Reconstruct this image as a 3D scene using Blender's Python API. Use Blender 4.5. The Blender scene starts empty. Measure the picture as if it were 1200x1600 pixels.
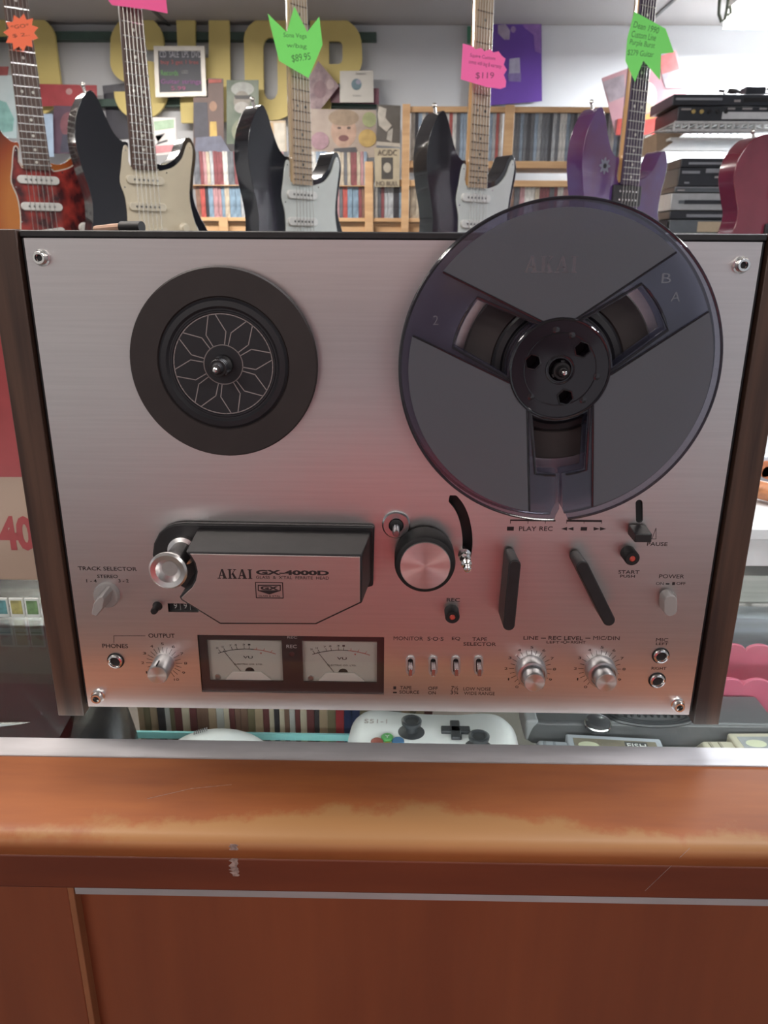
import bpy, bmesh, math, random
import numpy as np
from mathutils import Vector, Matrix
random.seed(7)
SC = bpy.context.scene
COL = SC.collection
PI = math.pi
COUNTER = 0.968          # height of the deck's faceplate foot above the floor
OFF = np.array([0.0, 0.0, COUNTER])

# ------------------------------------------------------------------ camera
CV = dict(loc=(0.00355855, -0.44306683, 0.2927331), pitch=0.33076531, yaw=-0.01436683, roll=0.00577361)
def cam_basis():
    p, y, r = CV['pitch'], CV['yaw'], CV['roll']
    F = np.array([math.sin(y)*math.cos(p), math.cos(y)*math.cos(p), -math.sin(p)])
    R0 = np.array([math.cos(y), -math.sin(y), 0.0]); U0 = np.cross(R0, F)
    return R0*math.cos(r)+U0*math.sin(r), -R0*math.sin(r)+U0*math.cos(r), F
RT, UP, FW = cam_basis()
CL = np.array(CV['loc'])
cam = bpy.data.cameras.new('camera'); cam_o = bpy.data.objects.new('camera', cam); COL.objects.link(cam_o)
cam.sensor_width = 36; cam.lens = 27.0; cam.clip_start = 0.02; cam.clip_end = 60
cam_o.matrix_world = Matrix(((RT[0], UP[0], -FW[0], CL[0]), (RT[1], UP[1], -FW[1], CL[1]), (RT[2], UP[2], -FW[2], CL[2]+COUNTER), (0, 0, 0, 1)))
cam.dof.use_dof = True; cam.dof.focus_distance = 0.45; cam.dof.aperture_fstop = 22
SC.camera = cam_o
SC.view_settings.view_transform = 'Standard'; SC.view_settings.look = 'None'
SC.view_settings.gamma = 1; SC.view_settings.exposure = 0.0; SC.view_settings.use_curve_mapping = False
SC.cycles.max_bounces = 10; SC.cycles.transparent_max_bounces = 24; SC.cycles.transmission_bounces = 8

# ------------------------------------------------------------------ light
wd = bpy.data.worlds.new('daylight'); SC.world = wd; wd.use_nodes = True
bg = wd.node_tree.nodes['Background']; bg.inputs[1].default_value = 0.54
# added world tint, warm from the left and cool from the right, for the faceplate
_t = wd.node_tree; _c = _t.nodes.new('ShaderNodeTexCoord'); _s = _t.nodes.new('ShaderNodeSeparateXYZ'); _r = _t.nodes.new('ShaderNodeValToRGB')
_m = _t.nodes.new('ShaderNodeMapRange'); _m.inputs['From Min'].default_value = -.8; _m.inputs['From Max'].default_value = .8
_t.links.new(_c.outputs['Generated'], _s.inputs[0]); _t.links.new(_s.outputs['X'], _m.inputs['Value']); _t.links.new(_m.outputs[0], _r.inputs[0]); _t.links.new(_r.outputs[0], bg.inputs[0])
_r.color_ramp.elements[0].color = (.95, .86, .76, 1); _r.color_ramp.elements[1].color = (.80, .88, 1.0, 1)
def area(name, loc, rot, sx, sy, power, col):
    l = bpy.data.lights.new(name, 'AREA'); l.shape = 'RECTANGLE'; l.size = sx; l.size_y = sy; l.energy = power; l.color = col
    o = bpy.data.objects.new(name, l); COL.objects.link(o); o.location = (loc[0], loc[1], loc[2]); o.rotation_euler = rot
    return o
# ceiling tubes of the shop (their housings are built with the ceiling)
LAMPS = [(-0.8, 0.25, 21, (1.0, .92, .84)), (0.75, 0.15, 18, (.96, .96, 1.0)), (-0.9, 2.3, 46, (1.0, .93, .86)), (1.86, 2.85, 150, (.93, .97, 1.0)), (-0.9, -1.5, 16, (1.0, .93, .86)), (1.0, -1.5, 14, (1.0, .95, .9))]  # first two are unseen, placed over the counter to light its top
CEIL = 1.20 + COUNTER
for i, (x, y, e, c) in enumerate(LAMPS):
    area('tube_light', (x, y, CEIL-(0.105 if i == 3 else 0.075)), (0, 0, 0), 1.1, 0.16, e, c)

# ------------------------------------------------------------------ helpers
def ray(px, py): return FW+RT*(px-600)/1200-UP*(py-800)/1200
def at(px, py, Y):
    "point seen at a pixel, on the upright plane at depth Y (deck coordinates)"
    d = ray(px, py); q = CL+d*((Y-CL[1])/d[1]); return q
def atz(px, py, Z):
    d = ray(px, py); return CL+d*((Z-CL[2])/d[2])
def D(px, py, p=0.0):
    q = at(px, py, -p); return (float(q[0]), float(q[2]))

class G:  # node shorthand
    def __init__(s, name):
        s.m = bpy.data.materials.new(name); s.m.use_nodes = True; s.t = s.m.node_tree; s.n = s.t.nodes; s.b = s.n['Principled BSDF']
    def new(s, k, **kw):
        n = s.n.new(k)
        for a, v in kw.items():
            if a.startswith('i_'): n.inputs[a[2:].replace('_', ' ')].default_value = v
            else: setattr(n, a, v)
        return n
    def link(s, a, b): s.t.links.new(a, b)
def c4(c): return (c[0], c[1], c[2], 1)
MC = {}
def mat(name, col, rough=.5, metal=0., var=.12, scale=30, stretch=(1, 1, 1), coat=0., bump=0., col2=None, emit=0., spec=.5, alpha=None, aniso=0., lo=.35, hi=.65, detail=3):
    if name in MC: return MC[name]
    g = G(name); b = g.b
    tc = g.new('ShaderNodeTexCoord'); mp = g.new('ShaderNodeMapping'); mp.inputs['Scale'].default_value = stretch
    g.link(tc.outputs['Object'], mp.inputs[0])
    nz = g.new('ShaderNodeTexNoise'); nz.inputs['Scale'].default_value = scale; nz.inputs['Detail'].default_value = detail
    g.link(mp.outputs[0], nz.inputs['Vector'])
    cr = g.new('ShaderNodeValToRGB'); g.link(nz.outputs['Fac'], cr.inputs[0])
    cr.color_ramp.elements[0].position = lo; cr.color_ramp.elements[1].position = hi
    c2 = col2 if col2 else tuple(max(0, x*(1-var)) for x in col)
    cr.color_ramp.elements[0].color = c4(c2); cr.color_ramp.elements[1].color = c4(col)
    g.link(cr.outputs[0], b.inputs['Base Color'])
    b.inputs['Roughness'].default_value = rough; b.inputs['Metallic'].default_value = metal
    b.inputs['Specular IOR Level'].default_value = spec
    b.inputs['Coat Weight'].default_value = coat; b.inputs['Coat Roughness'].default_value = .06
    if aniso: b.inputs['Anisotropic'].default_value = aniso
    if bump:
        bp = g.new('ShaderNodeBump'); bp.inputs['Strength'].default_value = bump; bp.inputs['Distance'].default_value = .002
        g.link(nz.outputs['Fac'], bp.inputs['Height']); g.link(bp.outputs[0], b.inputs['Normal'])
    if emit:
        b.inputs['Emission Color'].default_value = c4(col); b.inputs['Emission Strength'].default_value = emit
    MC[name] = g.m
    return g.m
def glassy(name, tint, refl=1.0, rough=.03, body=None, mix=0., ior=1.45):
    "see-through sheet: tinted transparency, fresnel gloss, optional milky body"
    if name in MC: return MC[name]
    g = G(name); out = g.n['Material Output']
    tr = g.new('ShaderNodeBsdfTransparent'); 
    nz = g.new('ShaderNodeTexNoise'); nz.inputs['Scale'].default_value = 60
    cr = g.new('ShaderNodeValToRGB'); cr.color_ramp.elements[0].color = c4(tuple(x*.96 for x in tint)); cr.color_ramp.elements[1].color = c4(tint)
    g.link(nz.outputs['Fac'], cr.inputs[0]); g.link(cr.outputs[0], tr.inputs[0])
    gl = g.new('ShaderNodeBsdfGlossy'); gl.inputs['Roughness'].default_value = rough
    lw = g.new('ShaderNodeLayerWeight'); lw.inputs[0].default_value = .5
    pw = g.new('ShaderNodeMath', operation='POWER'); pw.inputs[1].default_value = 5; g.link(lw.outputs['Facing'], pw.inputs[0])
    fr = g.new('ShaderNodeMath', operation='MULTIPLY_ADD'); fr.inputs[1].default_value = .92; fr.inputs[2].default_value = .04; g.link(pw.outputs[0], fr.inputs[0])
    mu = g.new('ShaderNodeMath', operation='MULTIPLY'); mu.inputs[1].default_value = refl; g.link(fr.outputs[0], mu.inputs[0])
    last = tr
    if body:
        df = g.new('ShaderNodeBsdfDiffuse'); df.inputs[0].default_value = c4(body)
        mx0 = g.new('ShaderNodeMixShader'); mx0.inputs[0].default_value = mix
        g.link(tr.outputs[0], mx0.inputs[1]); g.link(df.outputs[0], mx0.inputs[2]); last = mx0
    mx = g.new('ShaderNodeMixShader'); g.link(mu.outputs[0], mx.inputs[0]); g.link(last.outputs[0], mx.inputs[1]); g.link(gl.outputs[0], mx.inputs[2])
    g.link(mx.outputs[0], out.inputs[0]); MC[name] = g.m
    return g.m

BASE = {}
def props(o, label=None, cat=None, group=None, kind=None):
    if label: o['label'] = label
    if cat: o['category'] = cat
    if group: o['group'] = group
    if kind: o['kind'] = kind
    return o
def thing(name, label, cat, loc=(0, 0, 0), rotz=0, group=None, local=False):
    o = bpy.data.objects.new(name, None); COL.objects.link(o); o.empty_display_size = .02
    o.location = tuple(np.array(loc, float)+OFF); o.rotation_euler = (0, 0, rotz)
    BASE[o] = np.zeros(3) if local else np.array(loc, float)
    return props(o, label, cat, group)
class MB:
    def __init__(s): s.bm = bmesh.new()
    def box(s, x0, x1, y0, y1, z0, z1, M=None):
        v = [s.bm.verts.new(M @ Vector(p) if M else p) for p in ((x0, y0, z0), (x1, y0, z0), (x1, y1, z0), (x0, y1, z0), (x0, y0, z1), (x1, y0, z1), (x1, y1, z1), (x0, y1, z1))]
        for f in ((0, 3, 2, 1), (4, 5, 6, 7), (0, 1, 5, 4), (1, 2, 6, 5), (2, 3, 7, 6), (3, 0, 4, 7)): s.bm.faces.new([v[i] for i in f])
        return s
    def loft(s, a, b):
        "a, b: equal-length closed rings of 3-D points"
        va = [s.bm.verts.new(tuple(p)) for p in a]; vb = [s.bm.verts.new(tuple(p)) for p in b]; n = len(va)
        for i in range(n): s.bm.faces.new((va[i], va[(i+1) % n], vb[(i+1) % n], vb[i]))
        s.bm.faces.new(va[::-1]); s.bm.faces.new(vb); return s
    def prism(s, poly, y0, y1): return s.loft([(x, y0, z) for x, z in poly], [(x, y1, z) for x, z in poly])
    def lathe(s, c, prof, n=40, ph=0, cap=True):
        "axis towards the viewer (-Y); prof = [(radius, protrusion)]"
        rings = []
        for r, t in prof:
            if r < 1e-6: rings.append([s.bm.verts.new((c[0], -t, c[1]))])
            else: rings.append([s.bm.verts.new((c[0]+r*math.cos(ph+2*PI*i/n), -t, c[1]+r*math.sin(ph+2*PI*i/n))) for i in range(n)])
        for a, b in zip(rings, rings[1:]):
            for i in range(n):
                j = (i+1) % n
                if len(a) == 1 and len(b) == 1: continue
                if len(a) == 1: s.bm.faces.new((a[0], b[j], b[i]))
                elif len(b) == 1: s.bm.faces.new((a[i], a[j], b[0]))
                else: s.bm.faces.new((a[i], a[j], b[j], b[i]))
        if cap:
            if len(rings[0]) > 1: s.bm.faces.new(rings[0][::-1])
            if len(rings[-1]) > 1: s.bm.faces.new(rings[-1])
        return s
    def cyl(s, p, q, r0, r1=None, n=16):
        r1 = r0 if r1 is None else r1
        p, q = Vector(p), Vector(q); d = (q-p).normalized(); u = d.orthogonal().normalized(); w = d.cross(u)
        return s.loft([p+(u*math.cos(2*PI*i/n)+w*math.sin(2*PI*i/n))*r0 for i in range(n)], [q+(u*math.cos(2*PI*i/n)+w*math.sin(2*PI*i/n))*r1 for i in range(n)])
    def tube(s, pts, r, n=8, closed=False):
        pts = [Vector(p) for p in pts]; rings = []; m = len(pts); w0 = None
        for i, p in enumerate(pts):
            d = ((pts[(i+1) % m]-pts[i-1]) if closed else (pts[min(i+1, m-1)]-pts[max(i-1, 0)])).normalized()
            u = (d.orthogonal() if w0 is None else (w0-d*w0.dot(d))).normalized(); w0 = u; w = d.cross(u)
            rr = r[i] if isinstance(r, (list, tuple)) else r
            rings.append([s.bm.verts.new(p+(u*math.cos(2*PI*k/n)+w*math.sin(2*PI*k/n))*rr) for k in range(n)])
        for i in range(m if closed else m-1):
            a, b = rings[i], rings[(i+1) % m]
            for k in range(n): s.bm.faces.new((a[k], a[(k+1) % n], b[(k+1) % n], b[k]))
        if not closed: s.bm.faces.new(rings[0][::-1]); s.bm.faces.new(rings[-1])
        return s
    def ball(s, c, r, sc=(1, 1, 1), n=16):
        bmesh.ops.create_uvsphere(s.bm, u_segments=n, v_segments=max(6, n//2), radius=r, matrix=Matrix.Translation(c) @ Matrix.Diagonal((*sc, 1))); return s
    def line(s, pts, w, y, t=.00012, closed=False):
        "thin printed stroke through (x, z) points on plane y"
        n = len(pts)
        for i in range(n if closed else n-1):
            a, b = Vector(pts[i]), Vector(pts[(i+1) % n]); d = b-a
            if d.length < 1e-7: continue
            d.normalize(); u = Vector((-d[1], d[0]))*w/2; a2, b2 = a-d*w*.3, b+d*w*.3
            s.prism([tuple(a2-u), tuple(b2-u), tuple(b2+u), tuple(a2+u)], y-t, y)
        return s
    def mesh(s, me, M):
        n0 = len(s.bm.verts); s.bm.from_mesh(me); s.bm.verts.ensure_lookup_table()
        for v in s.bm.verts[n0:]: v.co = M @ v.co
        return s
    def transform(s, M): bmesh.ops.transform(s.bm, matrix=M, verts=s.bm.verts); return s
    def build(s, name, m, parent=None, label=None, bevel=0, seg=2, smooth=True, ang=35, loc=None, sub=0, cat=None, group=None, kind=None, rotz=0, local=False):
        bm = s.bm; bmesh.ops.recalc_face_normals(bm, faces=bm.faces)
        if parent is not None: base = BASE[parent]
        elif local: base = np.zeros(3)
        else:
            if loc is None:
                if bm.verts:
                    cs = np.array([v.co for v in bm.verts]); loc = ((cs[:, 0].min()+cs[:, 0].max())/2, (cs[:, 1].min()+cs[:, 1].max())/2, cs[:, 2].min())
                else: loc = (0, 0, 0)
            base = np.array(loc, float)
        if not local: bmesh.ops.translate(bm, vec=tuple(-base), verts=bm.verts)
        me = bpy.data.meshes.new(name); bm.to_mesh(me); bm.free()
        ms = m if isinstance(m, (list, tuple)) else [m]
        for x in ms: me.materials.append(x)
        if smooth:
            me.shade_smooth(); me.set_sharp_from_angle(angle=math.radians(ang))
        o = bpy.data.objects.new(name, me); COL.objects.link(o); BASE[o] = base
        if parent is not None: o.parent = parent
        else: o.location = tuple((np.array(loc, float) if loc is not None else np.zeros(3))+OFF); o.rotation_euler = (0, 0, rotz)
        if bevel:
            b = o.modifiers.new('bevel', 'BEVEL'); b.width = bevel; b.segments = seg; b.limit_method = 'ANGLE'; b.angle_limit = math.radians(30); b.harden_normals = False
        if sub:
            b = o.modifiers.new('subdivision', 'SUBSURF'); b.levels = sub; b.render_levels = sub
        return props(o, label, cat, group, kind)
def curve_mesh(loops, thick):
    "solid plate from closed 2-D loops (inner loops cut holes); local XY, thickness centred on 0"
    cu = bpy.data.curves.new('plate', 'CURVE'); cu.dimensions = '2D'; cu.fill_mode = 'BOTH'; cu.extrude = thick/2
    for lp in loops:
        sp = cu.splines.new('POLY'); sp.points.add(len(lp)-1); sp.use_cyclic_u = True
        for i, (x, y) in enumerate(lp): sp.points[i].co = (x, y, 0, 1)
    o = bpy.data.objects.new('plate', cu); COL.objects.link(o)
    me = bpy.data.meshes.new_from_object(o.evaluated_get(bpy.context.evaluated_depsgraph_get()))
    bpy.data.objects.remove(o); bpy.data.curves.remove(cu)
    return me
FLIP = Matrix(((1, 0, 0, 0), (0, 0, -1, 0), (0, 1, 0, 0), (0, 0, 0, 1)))     # local XY -> world XZ, front towards -Y
def plate(mb, loops, y0, y1):
    me = curve_mesh(loops, abs(y1-y0)); mb.mesh(me, Matrix.Translation((0, (y0+y1)/2, 0)) @ FLIP); bpy.data.meshes.remove(me); return mb
TCACHE = {}
def text_mesh(st, bold=0.):
    if (st, bold) in TCACHE: return TCACHE[(st, bold)]
    cu = bpy.data.curves.new('lettering', 'FONT'); cu.body = st; cu.size = 1; cu.extrude = .5; cu.offset = bold; cu.resolution_u = 3
    o = bpy.data.objects.new('lettering', cu); COL.objects.link(o)
    me = bpy.data.meshes.new_from_object(o.evaluated_get(bpy.context.evaluated_depsgraph_get()))
    bpy.data.objects.remove(o); bpy.data.curves.remove(cu)
    co = np.array([v.co[:] for v in me.vertices]) if len(me.vertices) else np.zeros((1, 3))
    TCACHE[(st, bold)] = (me, co.min(0), co.max(0)); return TCACHE[(st, bold)]
def text(mb, st, x0, x1, z0, z1, y, t=.00012, bold=0., M=None):
    "lettering fitted into the rectangle on plane y"
    me, lo, hi = text_mesh(st, bold)
    S = Matrix.Translation((x0, y-t/2, z0)) @ Matrix.Diagonal(((x1-x0)/max(1e-6, hi[0]-lo[0]), t, (z1-z0)/max(1e-6, hi[1]-lo[1]), 1)) @ FLIP @ Matrix.Translation((-lo[0], -lo[1], 0))
    mb.mesh(me, (M @ S) if M else S); return mb
def textpx(mb, st, x0, y0, x1, y1, p=0., bold=0.):
    ym, xm = (y0+y1)/2, (x0+x1)/2
    xa, xb = D(x0, ym, p)[0], D(x1, ym, p)[0]; za, zb = D(xm, y1, p)[1], D(xm, y0, p)[1]
    return text(mb, st, xa, xb, za, zb, -p, bold=bold)
def circ(cx, cy, r, n=48, a0=0, a1=2*PI): return [(cx+r*math.cos(a0+(a1-a0)*i/n), cy+r*math.sin(a0+(a1-a0)*i/n)) for i in range(n)]
def capsule(a, b, r, n=8):
    a, b = Vector(a), Vector(b); an = math.atan2(b[1]-a[1], b[0]-a[0]); out = []
    for i in range(n+1): t = an-PI/2+PI*i/n; out.append((b[0]+r*math.cos(t), b[1]+r*math.sin(t)))
    for i in range(n+1): t = an+PI/2+PI*i/n; out.append((a[0]+r*math.cos(t), a[1]+r*math.sin(t)))
    return out
def smooth(pts, n=6, closed=True):
    out = []; m = len(pts); P = [np.array(p, float) for p in pts]
    for i in range(m if closed else m-1):
        p0, p1, p2, p3 = (P[i-1], P[i], P[(i+1) % m], P[(i+2) % m]) if closed else (P[max(i-1, 0)], P[i], P[i+1], P[min(i+2, m-1)])
        for k in range(n):
            t = k/n; out.append(tuple(.5*((2*p1)+(-p0+p2)*t+(2*p0-5*p1+4*p2-p3)*t*t+(-p0+3*p1-3*p2+p3)*t**3)))
    if not closed: out.append(tuple(P[-1]))
    return out
def rect(x0, x1, z0, z1): return [(x0, z0), (x1, z0), (x1, z1), (x0, z1)]
def rrect(x0, x1, z0, z1, r, n=5):
    out = []
    for cx, cz, a in ((x1-r, z0+r, -PI/2), (x1-r, z1-r, 0), (x0+r, z1-r, PI/2), (x0+r, z0+r, PI)):
        for i in range(n+1): t = a+PI/2*i/n; out.append((cx+r*math.cos(t), cz+r*math.sin(t)))
    return out
def offset(poly, d):
    "move a counter-clockwise or clockwise ring outwards by d"
    P = [np.array(p) for p in poly]; n = len(P); A = sum(P[i][0]*P[(i+1) % n][1]-P[(i+1) % n][0]*P[i][1] for i in range(n)); sg = 1 if A > 0 else -1; out = []
    for i in range(n):
        a = P[i]-P[i-1]; b = P[(i+1) % n]-P[i]; a = a/(np.linalg.norm(a)+1e-12); b = b/(np.linalg.norm(b)+1e-12)
        na = np.array([a[1], -a[0]])*sg; nb = np.array([b[1], -b[0]])*sg; m = na+nb; l = np.dot(m, na)
        out.append(tuple(P[i]+m/(l if abs(l) > .3 else .3)*d))
    return out

# ------------------------------------------------------------------ materials
def brushed(name, col, rough, aniso, radial=None, rot=0.):
    if name in MC: return MC[name]
    m = mat(name, col, rough, 1.0, var=.05, scale=90, stretch=(.15, 1, 6), aniso=aniso)
    g_n = m.node_tree.nodes; b = g_n['Principled BSDF']
    if radial:
        t = g_n.new('ShaderNodeTangent'); t.direction_type = 'RADIAL'; t.axis = radial; m.node_tree.links.new(t.outputs[0], b.inputs['Tangent'])
    else:
        t = g_n.new('ShaderNodeCombineXYZ'); t.inputs[0].default_value = 1.0; m.node_tree.links.new(t.outputs[0], b.inputs['Tangent'])
    b.inputs['Anisotropic Rotation'].default_value = rot
    return m
ALU = brushed('brushed_aluminium', (.80, .77, .77), .36, .75, rot=0.0)
ALU_COVER = brushed('brushed_aluminium_cover', (.72, .69, .67), .38, .7)
SPUN = brushed('spun_aluminium', (.80, .79, .79), .36, .85, radial='Y')
TURNED = mat('turned_aluminium', (.80, .79, .79), .28, 1., var=.06, scale=200)
CHROME = mat('chrome', (.82, .81, .8), .14, 1., var=.05)
BLACKP = mat('black_plastic', (.020, .019, .022), .42, var=.25, scale=120)
BLACKM = mat('matte_black', (.010, .010, .012), .6, var=.25, scale=120)
RUBBER = mat('brown_black_rubber', (.034, .026, .027), .62, var=.15, scale=60)
DISC = mat('dark_disc', (.018, .018, .024), .5, var=.2)
LINE = mat('pale_line', (.36, .31, .31), .5, var=.05)
INK = mat('dark_ink', (.022, .014, .016), .6, var=.1)
GREYP = mat('grey_plastic', (.36, .34, .34), .38, var=.08)
WALNUT = mat('walnut_veneer', (.105, .056, .038), .46, col2=(.034, .018, .015), scale=9, stretch=(10, 3, .5), detail=7, lo=.38, hi=.62)
RED = mat('red_plastic', (.55, .08, .06), .35)

# ------------------------------------------------------------------ room
struct = dict(kind='structure')
WALLW = mat('white_wall_paint', (.56, .575, .60), .8, var=.05, scale=2.5, detail=5)
CEILM = mat('ceiling_paint', (.33, .315, .31), .85, var=.10, scale=1.6)
FLOORM = mat('worn_floor', (.16, .13, .11), .5, var=.3, scale=3)
XL, XR, YB, YF = -2.3, 2.7, 3.36, -2.8
FL = -COUNTER; CE = 1.20
MB().box(XL-.1, XR+.1, YF, YB+.1, FL-.1, FL).build('floor', FLOORM, **struct)
MB().box(XL-.1, XR+.1, YF, YB+.1, CE, CE+.1).build('ceiling', CEILM, **struct)
MB().box(XL-.1, XR+.1, YB, YB+.1, FL, CE).build('wall_back', WALLW, **struct)
MB().box(XL-.1, XL, YF, YB, FL, CE).build('wall_left', WALLW, **struct)
MB().box(XR, XR+.1, YF, YB, FL, CE).build('wall_right', WALLW, **struct)
w = MB()
for a, b, c, d in ((XL-.1, XR+.1, FL, FL+.55), (XL-.1, XR+.1, 1.12, CE), (XL-.1, -2.0, FL+.55, 1.12), (-.06, .06, FL+.55, 1.12), (2.4, XR+.1, FL+.55, 1.12)): w.box(a, b, YF-.1, YF, c, d)
w.build('wall_front', WALLW, **struct)
# ceiling creases and a conduit
c = MB(); q0, q1 = at(1010, 30, YB-.02), at(1070, 2, 2.2)
c.box(q0[0]-.006, q0[0]+.006, 1.2, YB, CE-.006, CE, M=None)
c.build('trim_1', mat('seam', (.10, .10, .10), .8), **struct)
c = MB(); c.box(-1.0, -.985, 1.6, YB, CE-.005, CE); c.build('trim_2', MC['seam'], **struct)

TUBE = mat('lit_tube', (1.0, .98, .95), emit=5.5)
HOUS = mat('lamp_housing', (.7, .7, .68), .4)
for i, (x, y, e, cc) in enumerate(LAMPS):
    lab = ['unseen ceiling lamp placed to light the counter top, left one', 'unseen ceiling lamp placed to light the counter top, right one', 'long fluorescent lamp on the ceiling before the yellow letters',
           'bright fluorescent ceiling lamp at the top right corner above the stacked players', 'long fluorescent ceiling lamp behind the customer, left one', 'long fluorescent ceiling lamp behind the customer, right one'][i]
    t = thing('ceiling_lamp', lab, 'lamp', (x, y, CE-.075), 0, 'fluorescent ceiling lamps')
    if i == 3:
        MB().box(x-.6, x+.6, y-.16, y+.16, CE-.03, CE).build('housing', HOUS, t); MB().box(x-.6, x+.6, y-.16, y+.16, CE-.095, CE-.031).build('diffuser', TUBE, t); continue
    MB().box(x-.6, x+.6, y-.1, y+.1, CE-.055, CE).build('housing', HOUS, t)
    for s in (-.045, .045): MB().cyl((x-.56, y+s, CE-.056), (x+.56, y+s, CE-.056), .015, n=12).build('tube', TUBE, t)

# ------------------------------------------------------------------ counter
GZ = -.018                                     # top of the glass
CHW = mat('cherry_wood', (.33, .125, .048), .42, col2=(.225, .075, .030), scale=7, stretch=(1.1, 7, 7), coat=.25, detail=6, lo=.3, hi=.72)
CHF = mat('cherry_panel', (.25, .066, .025), .5, col2=(.19, .048, .020), scale=6, stretch=(6, 6, .5), coat=.1, detail=5, lo=.3, hi=.75)
def rail_material():
    g = G('worn_cherry_rail'); b = g.b
    tc = g.new('ShaderNodeTexCoord'); mp = g.new('ShaderNodeMapping'); mp.inputs['Scale'].default_value = (1.4, 9, 9)
    g.link(tc.outputs['Object'], mp.inputs[0])
    nz = g.new('ShaderNodeTexNoise'); nz.inputs['Scale'].default_value = 7; nz.inputs['Detail'].default_value = 6; g.link(mp.outputs[0], nz.inputs['Vector'])
    cr = g.new('ShaderNodeValToRGB'); g.link(nz.outputs['Fac'], cr.inputs[0])
    cr.color_ramp.elements[0].position = .3; cr.color_ramp.elements[1].position = .72
    cr.color_ramp.elements[0].color = (.21, .058, .016, 1); cr.color_ramp.elements[1].color = (.30, .092, .024, 1)
    # wear: varnish rubbed off along the front nosing, with ragged edge
    geo = g.new('ShaderNodeSeparateXYZ'); g.link(tc.outputs['Object'], geo.inputs[0])
    n2 = g.new('ShaderNodeTexNoise'); n2.inputs['Scale'].default_value = 16; n2.inputs['Detail'].default_value = 8; n2.inputs['Roughness'].default_value = .65; g.link(tc.outputs['Object'], n2.inputs['Vector'])
    # distance from the nosing line: object y runs from front (-) to back (+)
    ma = g.new('ShaderNodeMapRange'); ma.inputs['From Min'].default_value = -.030; ma.inputs['From Max'].default_value = .004; ma.inputs['To Min'].default_value = 1.0; ma.inputs['To Max'].default_value = 0.0; g.link(geo.outputs['Y'], ma.inputs['Value'])
    mz = g.new('ShaderNodeMapRange'); mz.inputs['From Min'].default_value = .029; mz.inputs['From Max'].default_value = .035; g.link(geo.outputs['Z'], mz.inputs['Value'])
    # strongest in the middle third
    mx = g.new('ShaderNodeMath', operation='ABSOLUTE'); ad = g.new('ShaderNodeMath', operation='ADD'); ad.inputs[1].default_value = .0; g.link(geo.outputs['X'], ad.inputs[0]); g.link(ad.outputs[0], mx.inputs[0])
    mr = g.new('ShaderNodeMapRange'); mr.inputs['From Min'].default_value = .03; mr.inputs['From Max'].default_value = .16; mr.inputs['To Min'].default_value = .44; mr.inputs['To Max'].default_value = .08; g.link(mx.outputs[0], mr.inputs['Value'])
    s1 = g.new('ShaderNodeMath', operation='MULTIPLY'); s1.inputs[1].default_value = .55; g.link(ma.outputs[0], s1.inputs[0])
    s2 = g.new('ShaderNodeMath', operation='ADD'); g.link(s1.outputs[0], s2.inputs[0]); g.link(mr.outputs[0], s2.inputs[1])
    s3 = g.new('ShaderNodeMath', operation='MULTIPLY'); s3.inputs[1].default_value = 1.1; g.link(n2.outputs['Fac'], s3.inputs[0])
    s4 = g.new('ShaderNodeMath', operation='ADD'); g.link(s2.outputs[0], s4.inputs[0]); g.link(s3.outputs[0], s4.inputs[1])
    st = g.new('ShaderNodeMapRange'); st.inputs['From Min'].default_value = 1.10; st.inputs['From Max'].default_value = 1.22; g.link(s4.outputs[0], st.inputs['Value'])
    st2 = g.new('ShaderNodeMath', operation='MULTIPLY'); g.link(st.outputs[0], st2.inputs[0]); g.link(mz.outputs[0], st2.inputs[1])
    st3 = g.new('ShaderNodeMath', operation='MULTIPLY'); st3.inputs[1].default_value = .75; g.link(st2.outputs[0], st3.inputs[0])
    mi = g.new('ShaderNodeMix', data_type='RGBA'); g.link(st3.outputs[0], mi.inputs[0]); g.link(cr.outputs[0], mi.inputs[6]); mi.inputs[7].default_value = (.31, .165, .060, 1)
    g.link(mi.outputs[2], b.inputs['Base Color']); b.inputs['Roughness'].default_value = .55; b.inputs['Specular IOR Level'].default_value = .35
    b.inputs['Coat Weight'].default_value = .04; b.inputs['Coat Roughness'].default_value = .25
    return g.m
RAIL = rail_material()
GLASS = glassy('counter_glass', (.95, .98, .97), refl=.85, rough=.04)
GEDGE = mat('turquoise_glass_edge', (.34, .74, .76), .2, var=.1, spec=.8)
ALUF = mat('dull_aluminium_trim', (.60, .60, .63), .5, .6, var=.2, scale=25, stretch=(.6, 3, 3))
cx0, cx1 = -1.5, 1.6
ct = thing('display_counter', 'glass-topped shop display counter with worn reddish wooden front rail', 'counter', (0, .2, FL))
MB().box(cx0, cx1, -.012, .46, GZ-.006, GZ).build('glass_top', GLASS, ct)
m_ = MB().box(cx0, cx1, -.030, -.012, GZ-.007, GZ+.0012).box(cx0, cx1, -.0305, -.029, GZ-.02, GZ+.001); m_.build('aluminium_edging', ALUF, ct, label='dull aluminium strip holding the glass edge')
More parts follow.
